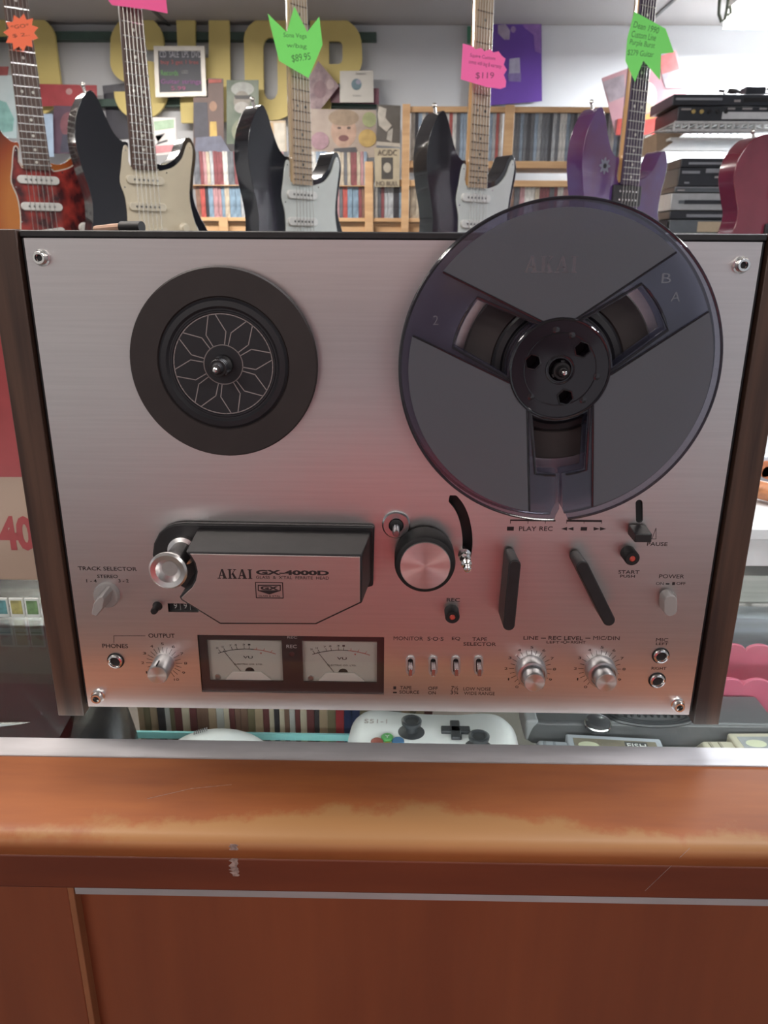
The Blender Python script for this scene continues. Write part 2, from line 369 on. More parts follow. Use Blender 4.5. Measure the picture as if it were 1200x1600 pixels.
# wooden rail with rounded nosing: profile in (y, z), swept along x
prof = [(-.030, GZ+.0002), (-.088, GZ-.0004), (-.0945, GZ-.0012), (-.0985, GZ-.0030), (-.1008, GZ-.0062), (-.1015, GZ-.0105), (-.1010, GZ-.0125), (-.030, GZ-.0125)]
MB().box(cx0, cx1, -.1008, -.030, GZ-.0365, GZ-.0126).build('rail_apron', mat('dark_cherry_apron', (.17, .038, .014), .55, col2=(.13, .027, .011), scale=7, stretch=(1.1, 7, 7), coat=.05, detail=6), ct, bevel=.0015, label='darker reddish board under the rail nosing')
r_ = MB(); N = 24
r_.loft([(cx0, y, z) for y, z in prof], [(cx1, y, z) for y, z in prof])
rail = r_.build('wooden_rail', RAIL, parent=None, ang=50, loc=(0, -.065, GZ-.0365)); rail.parent = ct
rail.location = tuple(np.array((0, -.065, GZ-.0365))-np.array((0, .2, FL))); rail['label'] = 'reddish wooden rail with rubbed rounded nosing'
q = at(366, 1345, -.1015); SCF = mat('pale_scuff', (.42, .30, .27), .8, var=.5, scale=400)
sm = MB(); zs = [q[2]+.011-.0009*k for k in range(26)]
sm.prism([(q[0]-.0012-random.random()*.0025, z) for z in zs]+[(q[0]+.0010+random.random()*.0018, z) for z in zs[::-1]], -.10092, -.1008)
sm.build('paint_smear', SCF, ct, label='pale paint smear on the rail front')
for (a, b, c, d) in ((1078, 1325, 1008, 1392), (230, 1248, 300, 1232), (300, 1232, 362, 1226)):
    A, B = (at(a, b, -.1009), at(c, d, -.1009)) if b > 1300 else (atz(a, b, GZ-.0001), atz(c, d, GZ-.0001))
    MB().cyl(tuple(A), tuple(B), .00013, n=5).build('scratch', SCF, ct, label='fine pale scratch')
xs = at(125, 1400, -.092)[0]
MB().box(xs+.001, cx1, -.0985, -.03, -.0606, GZ-.0366).build('aluminium_channel', ALUF, ct, label='thin aluminium channel under the rail')
MB().box(xs+.0005, cx1, -.092, -.075, FL+.1, -.0608).build('front_panel', CHF, ct, label='wide reddish brown veneer panel')
MB().box(cx0, xs-.003, -.0985, -.075, FL+.1, GZ-.0372).build('side_front_panel', CHF, ct, bevel=.0012, label='left veneer panel standing slightly proud')
MB().box(xs-.003, xs+.0005, -.0995, -.075, FL+.1, -.054).build('corner_strip', mat('panel_edge', (.30, .115, .05), .5), ct, bevel=.0006)
MB().box(cx0+.02, cx1-.02, -.06, .44, FL, FL+.1).build('plinth', BLACKM, ct)
MB().box(cx0, cx0+.02, -.07, .46, FL+.1, GZ-.006).build('end_panel', CHF, ct); MB().box(cx1-.02, cx1, -.07, .46, FL+.1, GZ-.006).build('end_panel', CHF, ct)
SHZ = -.133                                    # upper glass shelf
SHY = .163
SHX = .085
MB().box(cx0+.02, SHX, -.05, SHY, SHZ-.008, SHZ).build('glass_shelf', glassy('shelf_glass', (.92, .97, .96), refl=.8, rough=.04), ct)
MB().box(cx0+.02, SHX, SHY-.0025, SHY, SHZ-.0065, SHZ+.0002).build('shelf_edge', GEDGE, ct, label='turquoise rear edge of the glass shelf')
MB().box(cx0+.02, cx1-.02, .0-.07, .46, -.42, -.405).build('lower_shelf', mat('pale_shelf_board', (.45, .42, .38), .6), ct)
sl_ = MB().cyl((-.9, -.022, GZ-.020), (1.0, -.022, GZ-.020), .006, n=12).build('added_case_light', mat('added_case_glow', (.95, 1.0, 1.0), emit=24.0), ct, label='glowing tube added under the front edging to brighten the case')  # unseen glowing tube, added to brighten the things inside the counter
MB().box(cx0, cx1, .445, .46, GZ-.02, GZ-.006).build('rear_frame', ALUF, ct)

# ------------------------------------------------------------------ the tape deck
deck = thing('reel_tape_deck', 'silver reel-to-reel tape deck with dark walnut sides standing on the glass counter', 'tape deck', (0, .1, GZ))
BW, BH = .402, .297
cb_ = MB().box(-.2040, .2040, .010, .200, .0005, .3012).box(-.2040, .2040, .0015, .0102, .2974, .3012).box(-.2040, -.2012, .0030, .0102, .0005, .2976).box(.2012, .2040, .0030, .0102, .0005, .2976)
cb_.build('cabinet', BLACKP, deck, bevel=.0008)
for s in (-1, 1):
    x0, x1 = (.2046, .2216) if s > 0 else (-.2222, -.2046)
    MB().box(x0, x1, -.0005, .205, -.0072, .3015).build('side_panel', WALNUT, deck, bevel=.0006, label='dark walnut side panel')
    for yy in (.045, .165): MB().cyl((s*.17, yy, GZ), (s*.17, yy, .0006), .011, n=20).build('foot', BLACKM, deck)
# faceplate with its openings
arc_c = [(707, 779), (716, 790), (723, 804), (728, 822), (730.5, 843), (729.5, 860), (727, 876)]
arc = [D(*q) for q in arc_c]; 
def thick_line(pts, w):
    L, R = [], []
    for i, p in enumerate(pts):
        a = Vector(pts[max(i-1, 0)]); b = Vector(pts[min(i+1, len(pts)-1)]); d = (b-a).normalized(); u = Vector((-d[1], d[0]))*w
        L.append(tuple(Vector(p)+u)); R.append(tuple(Vector(p)-u))
    d0 = (Vector(pts[0])-Vector(pts[1])).normalized(); d1 = (Vector(pts[-1])-Vector(pts[-2])).normalized()
    return L+[tuple(Vector(pts[-1])+d1*w*.9)]+R[::-1]+[tuple(Vector(pts[0])+d0*w*.9)]
arc_poly = thick_line(smooth(arc, 4, closed=False), .0031)
mx0, mx1, mz0, mz1 = -.1234, -.0022, .0124, .0551        # meter window
s_a, s_b = D(998.5, 786), D(999, 812)
slot_poly = capsule(s_a, (s_b[0], s_b[1]), .0021)
cw = (D(262.5, 949)[0], D(310, 949)[0], D(286, 956.5)[1], D(286, 943)[1])
fp = MB(); plate(fp, [[(-BW/2, 0), (BW/2, 0), (BW/2, BH), (-BW/2, BH)], arc_poly, rect(mx0, mx1, mz0, mz1), slot_poly, rect(cw[0], cw[1], cw[2], cw[3])], 0, .003)
face = fp.build('faceplate', ALU, deck, bevel=.0007, seg=2, smooth=True)
# --- printing on the faceplate
L = MB(); T = lambda s, a, b, c, d, bold=0.: textpx(L, s, a, b, c, d, 0.0, bold)
for s, a, b, c, d in (('TRACK SELECTOR', 122, 885.5, 213.5, 891.5), ('STEREO', 152, 898, 184, 903.2), ('1 - 4', 135, 905, 151, 910), ('3 - 2', 185, 905, 201, 910),
        ('OUTPUT', 232, 990, 273, 996.5), ('PHONES', 160, 1006, 200, 1012.5), ('MONITOR', 615, 994.5, 661, 1000.5), ('S\u00b7O\u00b7S', 668, 995, 693, 1001), ('EQ', 706, 995, 719, 1001),
        ('TAPE', 738, 996, 761, 1001.5), ('SELECTOR', 724, 1003.5, 775, 1009), ('REC', 698, 934.5, 718.5, 940), ('TAPE', 625, 1072, 643, 1077), ('SOURCE', 624, 1079, 655, 1084),
        ('OFF', 669, 1073, 684, 1078), ('ON', 669, 1080, 681, 1085), ('7\u00bd', 705, 1072, 716, 1078), ('3\u00be', 704, 1079, 716, 1085), ('LOW NOISE', 724, 1074, 767, 1079), ('WIDE RANGE', 725, 1081, 773, 1086),
        ('LINE', 818, 994, 841, 999.5), ('REC LEVEL', 857, 994, 911, 1000), ('MIC/DIN', 927, 994, 968, 1000), ('LEFT', 854, 1001.5, 874, 1005.3), ('RIGHT', 892, 1001.5, 915, 1005.5),
        ('PAUSE', 1011, 847, 1043, 853), ('START', 966, 891, 999, 896.5), ('PUSH', 969, 898, 992, 902.5), ('POWER', 1030, 897.5, 1069, 903.5), ('ON', 1025, 909.5, 1037, 914), ('OFF', 1057, 909.5, 1071, 914),
        ('MIC', 1025, 997, 1044, 1002.5), ('LEFT', 1025, 1004, 1044, 1008), ('RIGHT', 1018, 1042, 1041, 1046.5), ('PLAY', 811, 822.5, 838, 829.5), ('REC', 843, 822.5, 863.5, 829.5)):
    T(s, a, b, c, d, 0.0 if ('M' in s or 'W' in s) else .008)
def R_(x0, y0, x1, y1):
    a, b = D(x0, y1), D(x1, y0); L.prism(rect(a[0], b[0], a[1], b[1]), -.00012, 0)
R_(792, 823, 803, 829); R_(614.5, 1072.5, 619, 1077); R_(614, 1081, 620, 1083); R_(1040, 911.3, 1046, 913.3); R_(1050, 909.5, 1055, 914); R_(907, 823.5, 917.5, 829)
R_(797, 812.3, 868, 814); R_(885, 812.5, 940.5, 815); R_(845, 996.6, 853, 997.6); R_(914.5, 996.6, 922.5, 997.6); R_(876, 1002.6, 881, 1003.6); R_(885, 1002.6, 890, 1003.6)
for x in (797.5, 825, 852, 885.5, 912.5, 940): R_(x-.6, 814, x+.6, 818)
for x0, x1 in ((886, 877), (896, 887), (927.5, 937), (937.5, 947)): L.prism([D(x0, 823.5), D(x1, 826.2), D(x0, 829)], -.00012, 0)
L.line([D(178, 1004), D(178, 993.5), D(227, 993.5)], .0003, 0); L.line([D(1018.5, 842), D(1025, 842), D(1025, 825)], .0003, 0, closed=True)
L.line(circ(*D(883, 1003.2), .0011, 12), .0003, 0, closed=True)
def dial(cx, cz, r0, r1, rn, lo=0):
    for k in range(21):
        a = math.radians(240-15*k); L.line([(cx+r0*math.cos(a), cz+r0*math.sin(a)), (cx+(r1 if k % 2 == 0 else r1*.97)*math.cos(a), cz+r1*math.sin(a))], .00028, 0)
    for k in range(11):
        a = math.radians(240-30*k); x, z = cx+rn*math.cos(a), cz+rn*math.sin(a); w_ = (.0004 if k == 1 else .0010) if k < 10 else .0016
        text(L, str(k), x-w_, x+w_, z-.0009, z+.0009, 0)
OUTC, L1C, L2C = D(256.5, 1036), D(828.5, 1045), D(937, 1045)
dial(*OUTC, .0078, .0118, .0142); dial(*L1C, .0106, .0138, .0158); dial(*L2C, .0106, .0138, .0158)
L.build('printed_lettering', INK, face, smooth=False, label='dark printed legends and dial marks')
# --- corner screws
for sx, sz in ((-.192, .2868), (.1908, .2852), (-.1931, .0088), (.1922, .0085)):
    sc = MB().lathe((sx, sz), [(.0046, 0), (.0046, .0012), (.0036, .0014), (.0036, .0046), (.0032, .0052), (.0021, .0052), (.0021, .0030), (0, .0030)], 28, cap=False).build('screw', CHROME, deck)
    MB().lathe((sx, sz), [(.0020, .0028), (.0020, .0034), (0, .0034)], 6).build('hex_socket', BLACKM, sc)
# --- reel tables
def reel_table(c, face_lines):
    o = MB().lathe(c, [(.050, 0), (.0533, .0035), (.0533, .0058), (.0525, .0066), (.0375, .0070), (.0368, .0060), (.0360, .0060), (.0352, .0072), (.0320, .0076), (.0300, .0066), (.0292, .0060), (0, .0060)], 96).build('reel_table', RUBBER, deck, label='round dark brown rubber-faced reel table')
    MB().lathe(c, [(.0366, .0055), (.0366, .0066), (.0352, .0080), (.0322, .0084), (.0308, .0072), (.0300, .0072), (.0296, .0078), (.0288, .0078), (.0284, .0070), (0, .0070)], 96).build('table_centre', DISC, o, label='black centre disc inside a raised ring')
    if face_lines:
        l = MB(); y = -.0070; r0, r1 = .0110, .0280
        for r in (r0, r1): l.line([(c[0]+r*math.cos(2*PI*i/64), c[1]+r*math.sin(2*PI*i/64)) for i in range(64)], .00055, y, closed=True)
        for k in range(8):
            b = math.radians(10+45*k); pp = lambda r, d: (c[0]+r*math.cos(b+math.radians(d)), c[1]+r*math.sin(b+math.radians(d)))
            for s in (-1, 1): l.line([pp(r0, s*17), pp(.0185, s*18), pp(r1, s*4)], .0005, y)
        l.build('petal_pattern', LINE, o, label='thin pale ring of eight petals', smooth=False)
    sp = MB().lathe(c, [(.0058, .0070), (.0058, .0110), (.0040, .0122), (.0036, .0200), (.0030, .0235), (.0024, .0250), (0, .0252)], 24)
    for k in range(3):
        a = math.radians(90+120*k); u = Vector((math.cos(a), math.sin(a)))
        M = Matrix.Translation((c[0], 0, c[1])) @ Matrix.Rotation(-a, 4, 'Y')
        sp.box(.002, .0058, -.021, -.008, -.0009, .0009, M=M)
    for q_ in (.0150, .0175, .0205): sp.lathe(c, [(.0046, q_), (.0049, q_+.0005), (.0046, q_+.001)], 20)
    s_ = sp.build('spindle', BLACKP, o)
    MB().lathe(c, [(.0018, .0245), (.0021, .0262), (.0019, .0282), (.0010, .0294), (0, .0296)], 18).build('spindle_tip', CHROME, o, label='polished metal spindle tip')
reel_table((-.094, .2300), True); reel_table((.094, .2300), False)
# --- head cover
CP = .0375
fr_px = [(290, 862), (297, 870), (303, 880), (306, 893), (303.5, 906), (298, 916), (288, 925), (280, 933), (283, 938), (344, 975.5), (494, 976), (565.5, 942), (565.5, 867)]
fr = [D(a, b, CP) for a, b in fr_px]
BPp = .0045
bp = [D(a, b, BPp) for a, b in ((238, 868), (240, 850), (248, 834), (260, 824), (272, 819.5), (287, 818), (583, 823), (585, 827), (583, 916), (573, 919), (560, 926), (300, 926), (262, 905), (244, 888))]
hc = MB().prism(bp, 0, -BPp).build('head_cover', BLACKP, deck, bevel=.0009, label='black head cover with silver front plate')
backr = []
for i, q in enumerate(fr):
    x, z = q; x2, z2 = x, z
    if i in (0, 12): z2 = z+.0022
    if i in (11, 12): x2 = x+.0042
    if i in (8, 9, 10): z2 = z+.001
    if i == 0: x2 = x-.001
    backr.append((x2, z2))
MB().loft([(x, -BPp+.0005, z) for x, z in backr], [(x, -CP, z) for x, z in fr]).build('cover_shell', BLACKP, hc, bevel=.0006)
fin = offset(fr, -.0011)
MB().prism(fin, -CP+.0003, -CP-.0003).build('cover_plate', ALU_COVER, hc, label='brushed silver plate', bevel=.0002)
Lc = MB(); cp = CP+.0003
def serif(mb, ch, x, z, w, h, y):
    k = h*.10; P = lambda pts: mb.prism([(x+a*w, z+b*h) for a, b in pts], y-.00012, y)
    if ch == 'A':
        P([(.44, 1.0), (.60, 1.0), (.90, .08), (.60, .08)]); P([(.44, 1.0), (.50, .85), (.22, .08), (.12, .08)]); P([(.25, .30), (.70, .30), (.68, .38), (.28, .38)])
        P([(0, 0), (.34, 0), (.34, .08), (0, .08)]); P([(.50, 0), (1, 0), (1, .08), (.50, .08)])
    if ch == 'K':
        P([(.12, .08), (.36, .08), (.36, .92), (.12, .92)]); P([(0, 0), (.48, 0), (.48, .08), (0, .08)]); P([(0, .92), (.48, .92), (.48, 1), (0, 1)])
        P([(.36, .38), (.46, .40), (.86, .92), (.76, .92)]); P([(.44, .56), (.60, .66), (.95, .08), (.66, .08)]); P([(.56, 0), (1, 0), (1, .08), (.56, .08)]); P([(.62, .92), (.98, .92), (.98, 1), (.62, 1)])
    if ch == 'I':
        P([(.25, .08), (.75, .08), (.75, .92), (.25, .92)]); P([(0, 0), (1, 0), (1, .08), (0, .08)]); P([(0, .92), (1, .92), (1, 1), (0, 1)])
def akai(mb, x0, x1, z0, z1, y):
    W = x1-x0; h = z1-z0; o = 0
    for ch, f in (('A', .30), ('K', .27), ('A', .30), ('I', .13)): serif(mb, ch, x0+o*W, z0, f*W*.93, h, y); o += f
a, b = D(340, 904, cp), D(394, 889.5, cp); akai(Lc, a[0], b[0], a[1], b[1], -cp)
textpx(Lc, 'GX-4000D', 400, 891, 514, 898.5, cp, bold=.045)
textpx(Lc, "GLASS  &  X'TAL  FERRITE  HEAD", 400, 900, 514, 905, cp)
B = lambda x0, y0, x1, y1: rect(D(x0, y1, cp)[0], D(x1, y0, cp)[0], D(x0, y1, cp)[1], D(x1, y0, cp)[1])
Lc.line(B(400.5, 910.5, 441.5, 934), .00055, -cp, closed=True)
hexa = [D(x, y, cp) for x, y in ((403.5, 914.5), (438, 914.5), (438, 922.5), (421, 928), (403.5, 922.5))]
Lc.line(hexa, .0006, -cp, closed=True); Lc.prism([D(x, y, cp) for x, y in ((405, 922.3), (437, 922.3), (421, 927.5))], -cp-.00012, -cp)
textpx(Lc, 'GX', 407, 916, 435, 921.8, cp, bold=.05); textpx(Lc, 'GLASS & XTAL', 404, 930, 438, 932.6, cp)
Lc.build('cover_lettering', INK, hc, smooth=False, label='dark maker name and badge print')
# roller beside the head cover
rc = D(262, 893, .0385)
MB().lathe(rc, [(.0090, .0045), (.0090, .0075), (.0066, .0085), (.0066, .0290), (.0085, .0335), (.0112, .0360), (.0112, .0378), (.0100, .0388), (.0072, .0382), (.0050, .0350), (.0046, .0345), (0, .0345)], 48).build('tape_roller', TURNED, deck, label='turned aluminium guide roller with dished cap')
MB().lathe(D(619, 819), [(.0086, 0), (.0086, .0018), (.0078, .0026), (.0046, .0026), (.0040, .0016), (0, .0016)], 40).build('washer', mat('zinc', (.55, .58, .60), .3, 1.), deck, label='dull metal washer round the capstan')
MB().lathe(D(619, 819), [(.0042, .0015), (.0042, .0034), (.0030, .0042), (0, .0042)], 24).build('bearing', BLACKM, deck)
MB().lathe(D(619, 819), [(.0022, .0035), (.0022, .0160), (.0018, .0170), (0, .0172)], 16).build('capstan', mat('worn_steel', (.35, .34, .36), .3, 1.), deck)
# pinch roller
pc = D(664.3, 884, .0205)
MB().lathe(pc, [(.0180, .002), (.0183, .004), (.0183, .0165), (.0176, .0192), (.0160, .0200), (0, .0200)], 64).build('pinch_roller', BLACKM, deck, label='black pinch roller')
MB().lathe(pc, [(.0152, .0198), (.0152, .0206), (.0148, .0210), (0, .0210)], 64).build('roller_cap', SPUN, deck, label='spun silver cap of the pinch roller')
# tension arm
ta = D(725.5, 866)
MB().lathe(ta, [(.0040, -.003), (.0040, .001), (.0022, .0015), (.0022, .0060), (.0034, .0066), (.0034, .0078), (.0020, .0084), (.0020, .0140), (.0032, .0146), (.0032, .0160), (.0016, .0170), (.0016, .0200), (.0024, .0212), (.0022, .0236), (.0012, .0244), (0, .0246)], 22).build('tension_pin', CHROME, deck, label='stepped chrome tape guide pin')
MB().prism(capsule(ta, D(705, 850), .0022), .0012, .0022).build('tension_arm', mat('dark_steel', (.12, .12, .13), .4, 1.), deck)
# levers
def lever(p0, q0, p1, q1, h, r, label):
    a, b = D(*p1, h), D(*q1, h)
    fr2 = capsule(a, b, r); bk = capsule((a[0]-.0006, a[1]), (b[0]-.0006, b[1]), r*.96)
    M = MB().loft([(x, -.0015, z) for x, z in bk], [(x, -h, z) for x, z in fr2]); o = M.build('transport_lever', BLACKP, deck, bevel=.0007, label=label)
    return o
lever(None, None, (804.5, 884), (795.5, 977.5), .0215, .0036, 'thick black play lever')
lever(None, None, (910.5, 886), (952, 970), .0200, .0037, 'slanted black rewind lever')
# pause control
pz = D(1005.5, 841, .0150)
k = MB().loft([(pz[0]+x, -.001, pz[1]+z) for x, z in ((-.0052, -.0028), (.0052, -.0028), (.0052, .0036), (-.0052, .0036))], [(pz[0]+x, -.0150, pz[1]+z) for x, z in ((-.0050, -.0028), (.0050, -.0028), (.0050, .0026), (-.0050, .0026))])
k.build('pause_lever', BLACKP, deck, bevel=.0006, label='black block pause lever')
MB().prism(slot_poly, .0012, .0030).build('pause_slot', BLACKM, deck)
for (bx, by), h in (((988.5, 873.5), .0105), ((707, 965), .0095)):
    c_ = D(bx, by, h)
    o = MB().lathe(c_, [(.0046, 0), (.0046, h-.0012), (.0040, h), (.0020, h), (.0018, h-.0006), (0, h-.0006)], 32).build('push_button', BLACKM, deck, label='small round black button with red centre')
    MB().lathe(c_, [(.0018, h-.0008), (.0018, h-.0002), (.0012, h+.0004), (0, h+.0005)], 16).build('red_dot', RED, o)
# power button
a, b = D(1043.5, 933), D(1043.5, 944)
o = MB().prism(capsule(a, b, .0050), -.0022, 0).build('power_switch', GREYP, deck, bevel=.0005, label='grey power push switch')
a, b = D(1048, 940, .0110), D(1048, 954, .0110); MB().loft([(x, -.0018, z) for x, z in capsule(a, b, .0042)], [(x, -.0110, z) for x, z in capsule(a, b, .0040)]).build('switch_cap', GREYP, o, bevel=.0005)
# jacks
for q in ((181, 1032), (1032, 1024), (1026.5, 1062.5)):
    c_ = D(*q)
    o = MB().lathe(c_, [(.0056, 0), (.0056, .0006), (.0050, .0008), (.0050, .0010), (0, .0010)], 36).build('jack_socket', BLACKM, deck)
    MB().lathe(c_, [(.0049, .0009), (.0046, .0022), (.0036, .0026), (.0030, .0018), (.0028, .0010)], 36, cap=False).build('jack_ring', CHROME, o, label='bright metal ring')
# rotary knobs
def knob(c, r, h, name, m, cap, p=deck, t0=0.):
    k = MB().lathe(c, [(r*.98, t0), (r, t0+.0008), (r*.97, h-.0010), (r*.93, h-.0002), (r*.9, h)], 56, cap=True).build(name, m, p)
    MB().lathe(c, [(r*.90, h-.0003), (r*.88, h+.0002), (0, h+.0002)], 56).build(cap, SPUN, k, label='spun bright knob face'); return k
KN = mat('satin_knob', (.62, .62, .63), .33, 1., var=.08, scale=300)
oc = D(244, 1059, .0155); k = knob(OUTC, .0068, .0155, 'output_knob', KN, 'knob_face')
MB().box(OUTC[0]-.0004, OUTC[0]+.0004, -.0152, -.009, OUTC[1]+.0064, OUTC[1]+.0071).build('pointer_line', BLACKM, k)
for c_ in (L1C, L2C):
    k = MB().lathe(c_, [(.0097, 0), (.0100, .001), (.0097, .0078), (.0094, .0086), (.0080, .0088), (.0078, .0070), (0, .0070)], 64).build('level_ring', KN, deck, label='outer ring of a double level knob')
    knob(c_, .0070, .0172, 'level_knob', KN, 'knob_face', t0=.006)
# track selector
tcn = D(168.5, 928)
k = MB().lathe(tcn, [(.0082, 0), (.0082, .0030), (.0076, .0042), (0, .0042)], 40).build('track_selector_knob', GREYP, deck, label='grey plastic pointer knob')
ang = math.radians(62); u = Vector((math.cos(ang), math.sin(ang))); v = Vector((-u[1], u[0])); cc = Vector(tcn)
ring = lambda l0, l1, w, t: [(cc[0]+u[0]*a+v[0]*b, -t, cc[1]+u[1]*a+v[1]*b) for a, b in ((l1, w*.55), (l1+.0014, 0), (l1, -w*.55), (-l0*.1, -w), (-l0, -w*.55), (-l0, w*.55), (-l0*.1, w))]
MB().loft(ring(.0075, .0068, .0040, .0038), ring(.0078, .0050, .0030, .0165)).build('pointer_bar', GREYP, k, bevel=.0004)
# counter and reset
MB().box(cw[0]-.001, cw[1]+.001, .0030, .0040, cw[2]-.001, cw[3]+.001).build('counter_drum', BLACKM, deck)
cn = MB()
for i, ch in enumerate('994'):
    x = cw[0]+.0030+i*.0064; text(cn, ch, x, x+.0020, cw[2]+.0012, cw[3]-.0010, .0029); cn.box(x+.0040, x+.0042, .00285, .0030, cw[2], cw[3])
cn.build('counter_digits', mat('digit_white', (.55, .55, .55), .6), deck, smooth=False)
MB().lathe(D(246, 947), [(.0032, 0), (.0028, .0012), (.0022, .0025), (.0022, .0070), (.0019, .0082), (0, .0084)], 24).build('counter_reset', BLACKM, deck)
# toggle switches
for x in (641.3, 676.6, 712, 747.6):
    a, b = D(x, 1031), D(x, 1047)
    o = MB(); plate(o, [capsule(a, b, .0030), capsule(a, b, .0017)], -.0013, 0); o = o.build('toggle_switch', mat('switch_bezel', (.55, .55, .55), .35, .6), deck, label='small slide lever switch')
    MB().prism(capsule(a, b, .0018), -.0004, 0).build('switch_slot', BLACKM, o)
    zc = (a[1]+b[1])/2
    MB().loft([(a[0]+s*.0012, -.0004, zc+t) for s, t in ((-1, .0010), (1, .0010), (1, .0040), (-1, .0040))], [(a[0]+s*.0013, -.0100, zc+t) for s, t in ((-1, -.0026), (1, -.0026), (1, .0028), (-1, .0028))]).build('switch_lever', mat('lever_chrome', (.50, .42, .43), .25, 1.), o, bevel=.0004)
# meters
MBZ = mat('maroon_bezel', (.052, .026, .028), .4)
wl, wr = (D(326, 1030, -.003)[0], D(441.5, 1030, -.003)[0]), (D(473, 1030, -.003)[0], D(589, 1030, -.003)[0])
wz = (D(450, 1064, -.003)[1], D(450, 999.5, -.003)[1])
o = MB(); plate(o, [rect(mx0-.002, mx1+.002, mz0-.002, mz1+.002), rect(*wl, *wz), rect(*wr, *wz)], .0035, .0020)
mb_ = o.build('meter_bezel', MBZ, deck, smooth=False)
DIAL = mat('meter_cream', (.55, .55, .50), .55, var=.05); 
for (xa, xb) in (wl, wr):
    f = MB().box(xa-.001, xb+.001, .0050, .0056, wz[0]-.001, wz[1]+.001).build('meter_face', DIAL, deck, label='cream VU meter dial')
    W = xb-xa; H = wz[1]-wz[0]; X = lambda u: xa+u*W; Z = lambda v: wz[1]-v*H
    k = MB(); rd = MB()
    A = [(X(.13+.77*t), Z(.38-.11*(1-(2*t-1)**2))) for t in [i/24 for i in range(25)]]
    k.line(A[:16], .0004, .0050); rd.line(A[15:], .0004, .0050)
    for i, t in enumerate((1, 3, 6, 8, 11, 13.4)):
        q = A[int(t)]; k.line([q, (q[0]+(t-12)*.00012, q[1]+.0020)], .0003, .0050)
    for t in (16, 19, 22): q = A[t]; rd.line([q, (q[0]+(t-12)*.00012, q[1]+.0016)], .0003, .0050)
    text(k, 'VU', X(.46), X(.59), Z(.50), Z(.44), .0050, bold=.01); text(k, 'ELECTRIC CO. LTD.', X(.33), X(.72), Z(.655), Z(.62), .0050)
    for i, t in enumerate((1, 3, 6, 8, 11, 13)): q = A[t]; text(k, ['20', '10', '7', '5', '3', '1'][i], q[0]-.0008+(t-12)*.0002, q[0]+.0008+(t-12)*.0002, q[1]+.0027, q[1]+.0038, .0050)
    rd.lathe((X(.705), Z(.365)), [(.0005, -.0050), (.0005, -.0048)], 10)
    k.build('scale', INK, f, smooth=False); rd.build('red_scale', mat('red_ink', (.45, .07, .05), .6), f, smooth=False)
    MB().prism([(X(.20), Z(1)), (X(.84), Z(1)), (X(.70), Z(.80)), (X(.31), Z(.80))], .0032, .0050).build('dial_skirt', mat('skirt_white', (.75, .74, .69), .5), f, bevel=.0004, label='pale trapezoid cover')
    MB().lathe((X(.54), Z(.82)), [(.0032, -.0050), (.0032, -.0046)], 24).build('pivot_disc', BLACKM, f)
    MB().line([(X(.20), Z(.31)), (X(.43), Z(.83))], .00025, .0045).build('needle', BLACKM, f, label='thin black needle')
    MB().lathe((X(.10), Z(.95)), [(.0020, -.005), (.0018, -.0040), (0, -.0040)], 14).build('dial_screw', KN, f)
k = MB(); textpx(k, 'REC', 447.5, 1007.5, 463.5, 1012.5, -.0018); textpx(k, 'REC', 449, 994, 464, 997.5, -.0018)
k.build('bezel_lettering', mat('pale_print', (.6, .55, .55), .6), mb_, smooth=False)
MB().lathe(D(456, 1022, -.002), [(.0018, -.0022), (.0018, -.0016), (.0010, -.0012), (0, -.0012)], 16).build('record_lamp', mat('unlit_red', (.10, .02, .02), .3), mb_)
MB().box(mx0, mx1, .0004, .0009, mz0, mz1).build('meter_window', glassy('meter_glass', (.93, .92, .92), refl=.8, rough=.05), deck, label='clear pane over both meters')

# ------------------------------------------------------------------ the plastic reel
SM = glassy('smoky_plastic', (.78, .79, .86), refl=1.5, rough=.12, body=(.09, .09, .13), mix=.20)
SMH = glassy('smoky_plastic_hub', (.34, .28, .34), refl=1.2, rough=.08, body=(.05, .04, .055), mix=.35)
def frosted():
    g = G('frosted_smoke'); out = g.n['Material Output']
    nz = g.new('ShaderNodeTexNoise'); nz.inputs['Scale'].default_value = 900; tc = g.new('ShaderNodeTexCoord'); g.link(tc.outputs['Object'], nz.inputs['Vector'])
    tr = g.new('ShaderNodeBsdfTransparent'); tr.inputs[0].default_value = (.66, .67, .74, 1)
    g.b.inputs['Base Color'].default_value = (.215, .225, .255, 1); g.b.inputs['Roughness'].default_value = .36
    bp_ = g.new('ShaderNodeBump'); bp_.inputs['Strength'].default_value = .35; bp_.inputs['Distance'].default_value = .0003; g.link(nz.outputs['Fac'], bp_.inputs['Height']); g.link(bp_.outputs[0], g.b.inputs['Normal'])
    mx = g.new('ShaderNodeMixShader'); mx.inputs[0].default_value = .50; g.link(tr.outputs[0], mx.inputs[1]); g.link(g.b.outputs[0], mx.inputs[2]); g.link(mx.outputs[0], out.inputs[0]); return g.m
FROST = frosted()
RX, RZ, RR = .0925, .2310, .0872
ANG = [math.radians(a) for a in (35, 155, 275)]
reel = thing('tape_reel', 'empty smoky translucent plastic tape reel mounted on the right spindle of the deck', 'tape reel', (RX, -.016, RZ-RR))
def loc2(a, r, s): return (RX+r*math.cos(a)-s*math.sin(a), RZ+r*math.sin(a)+s*math.cos(a))
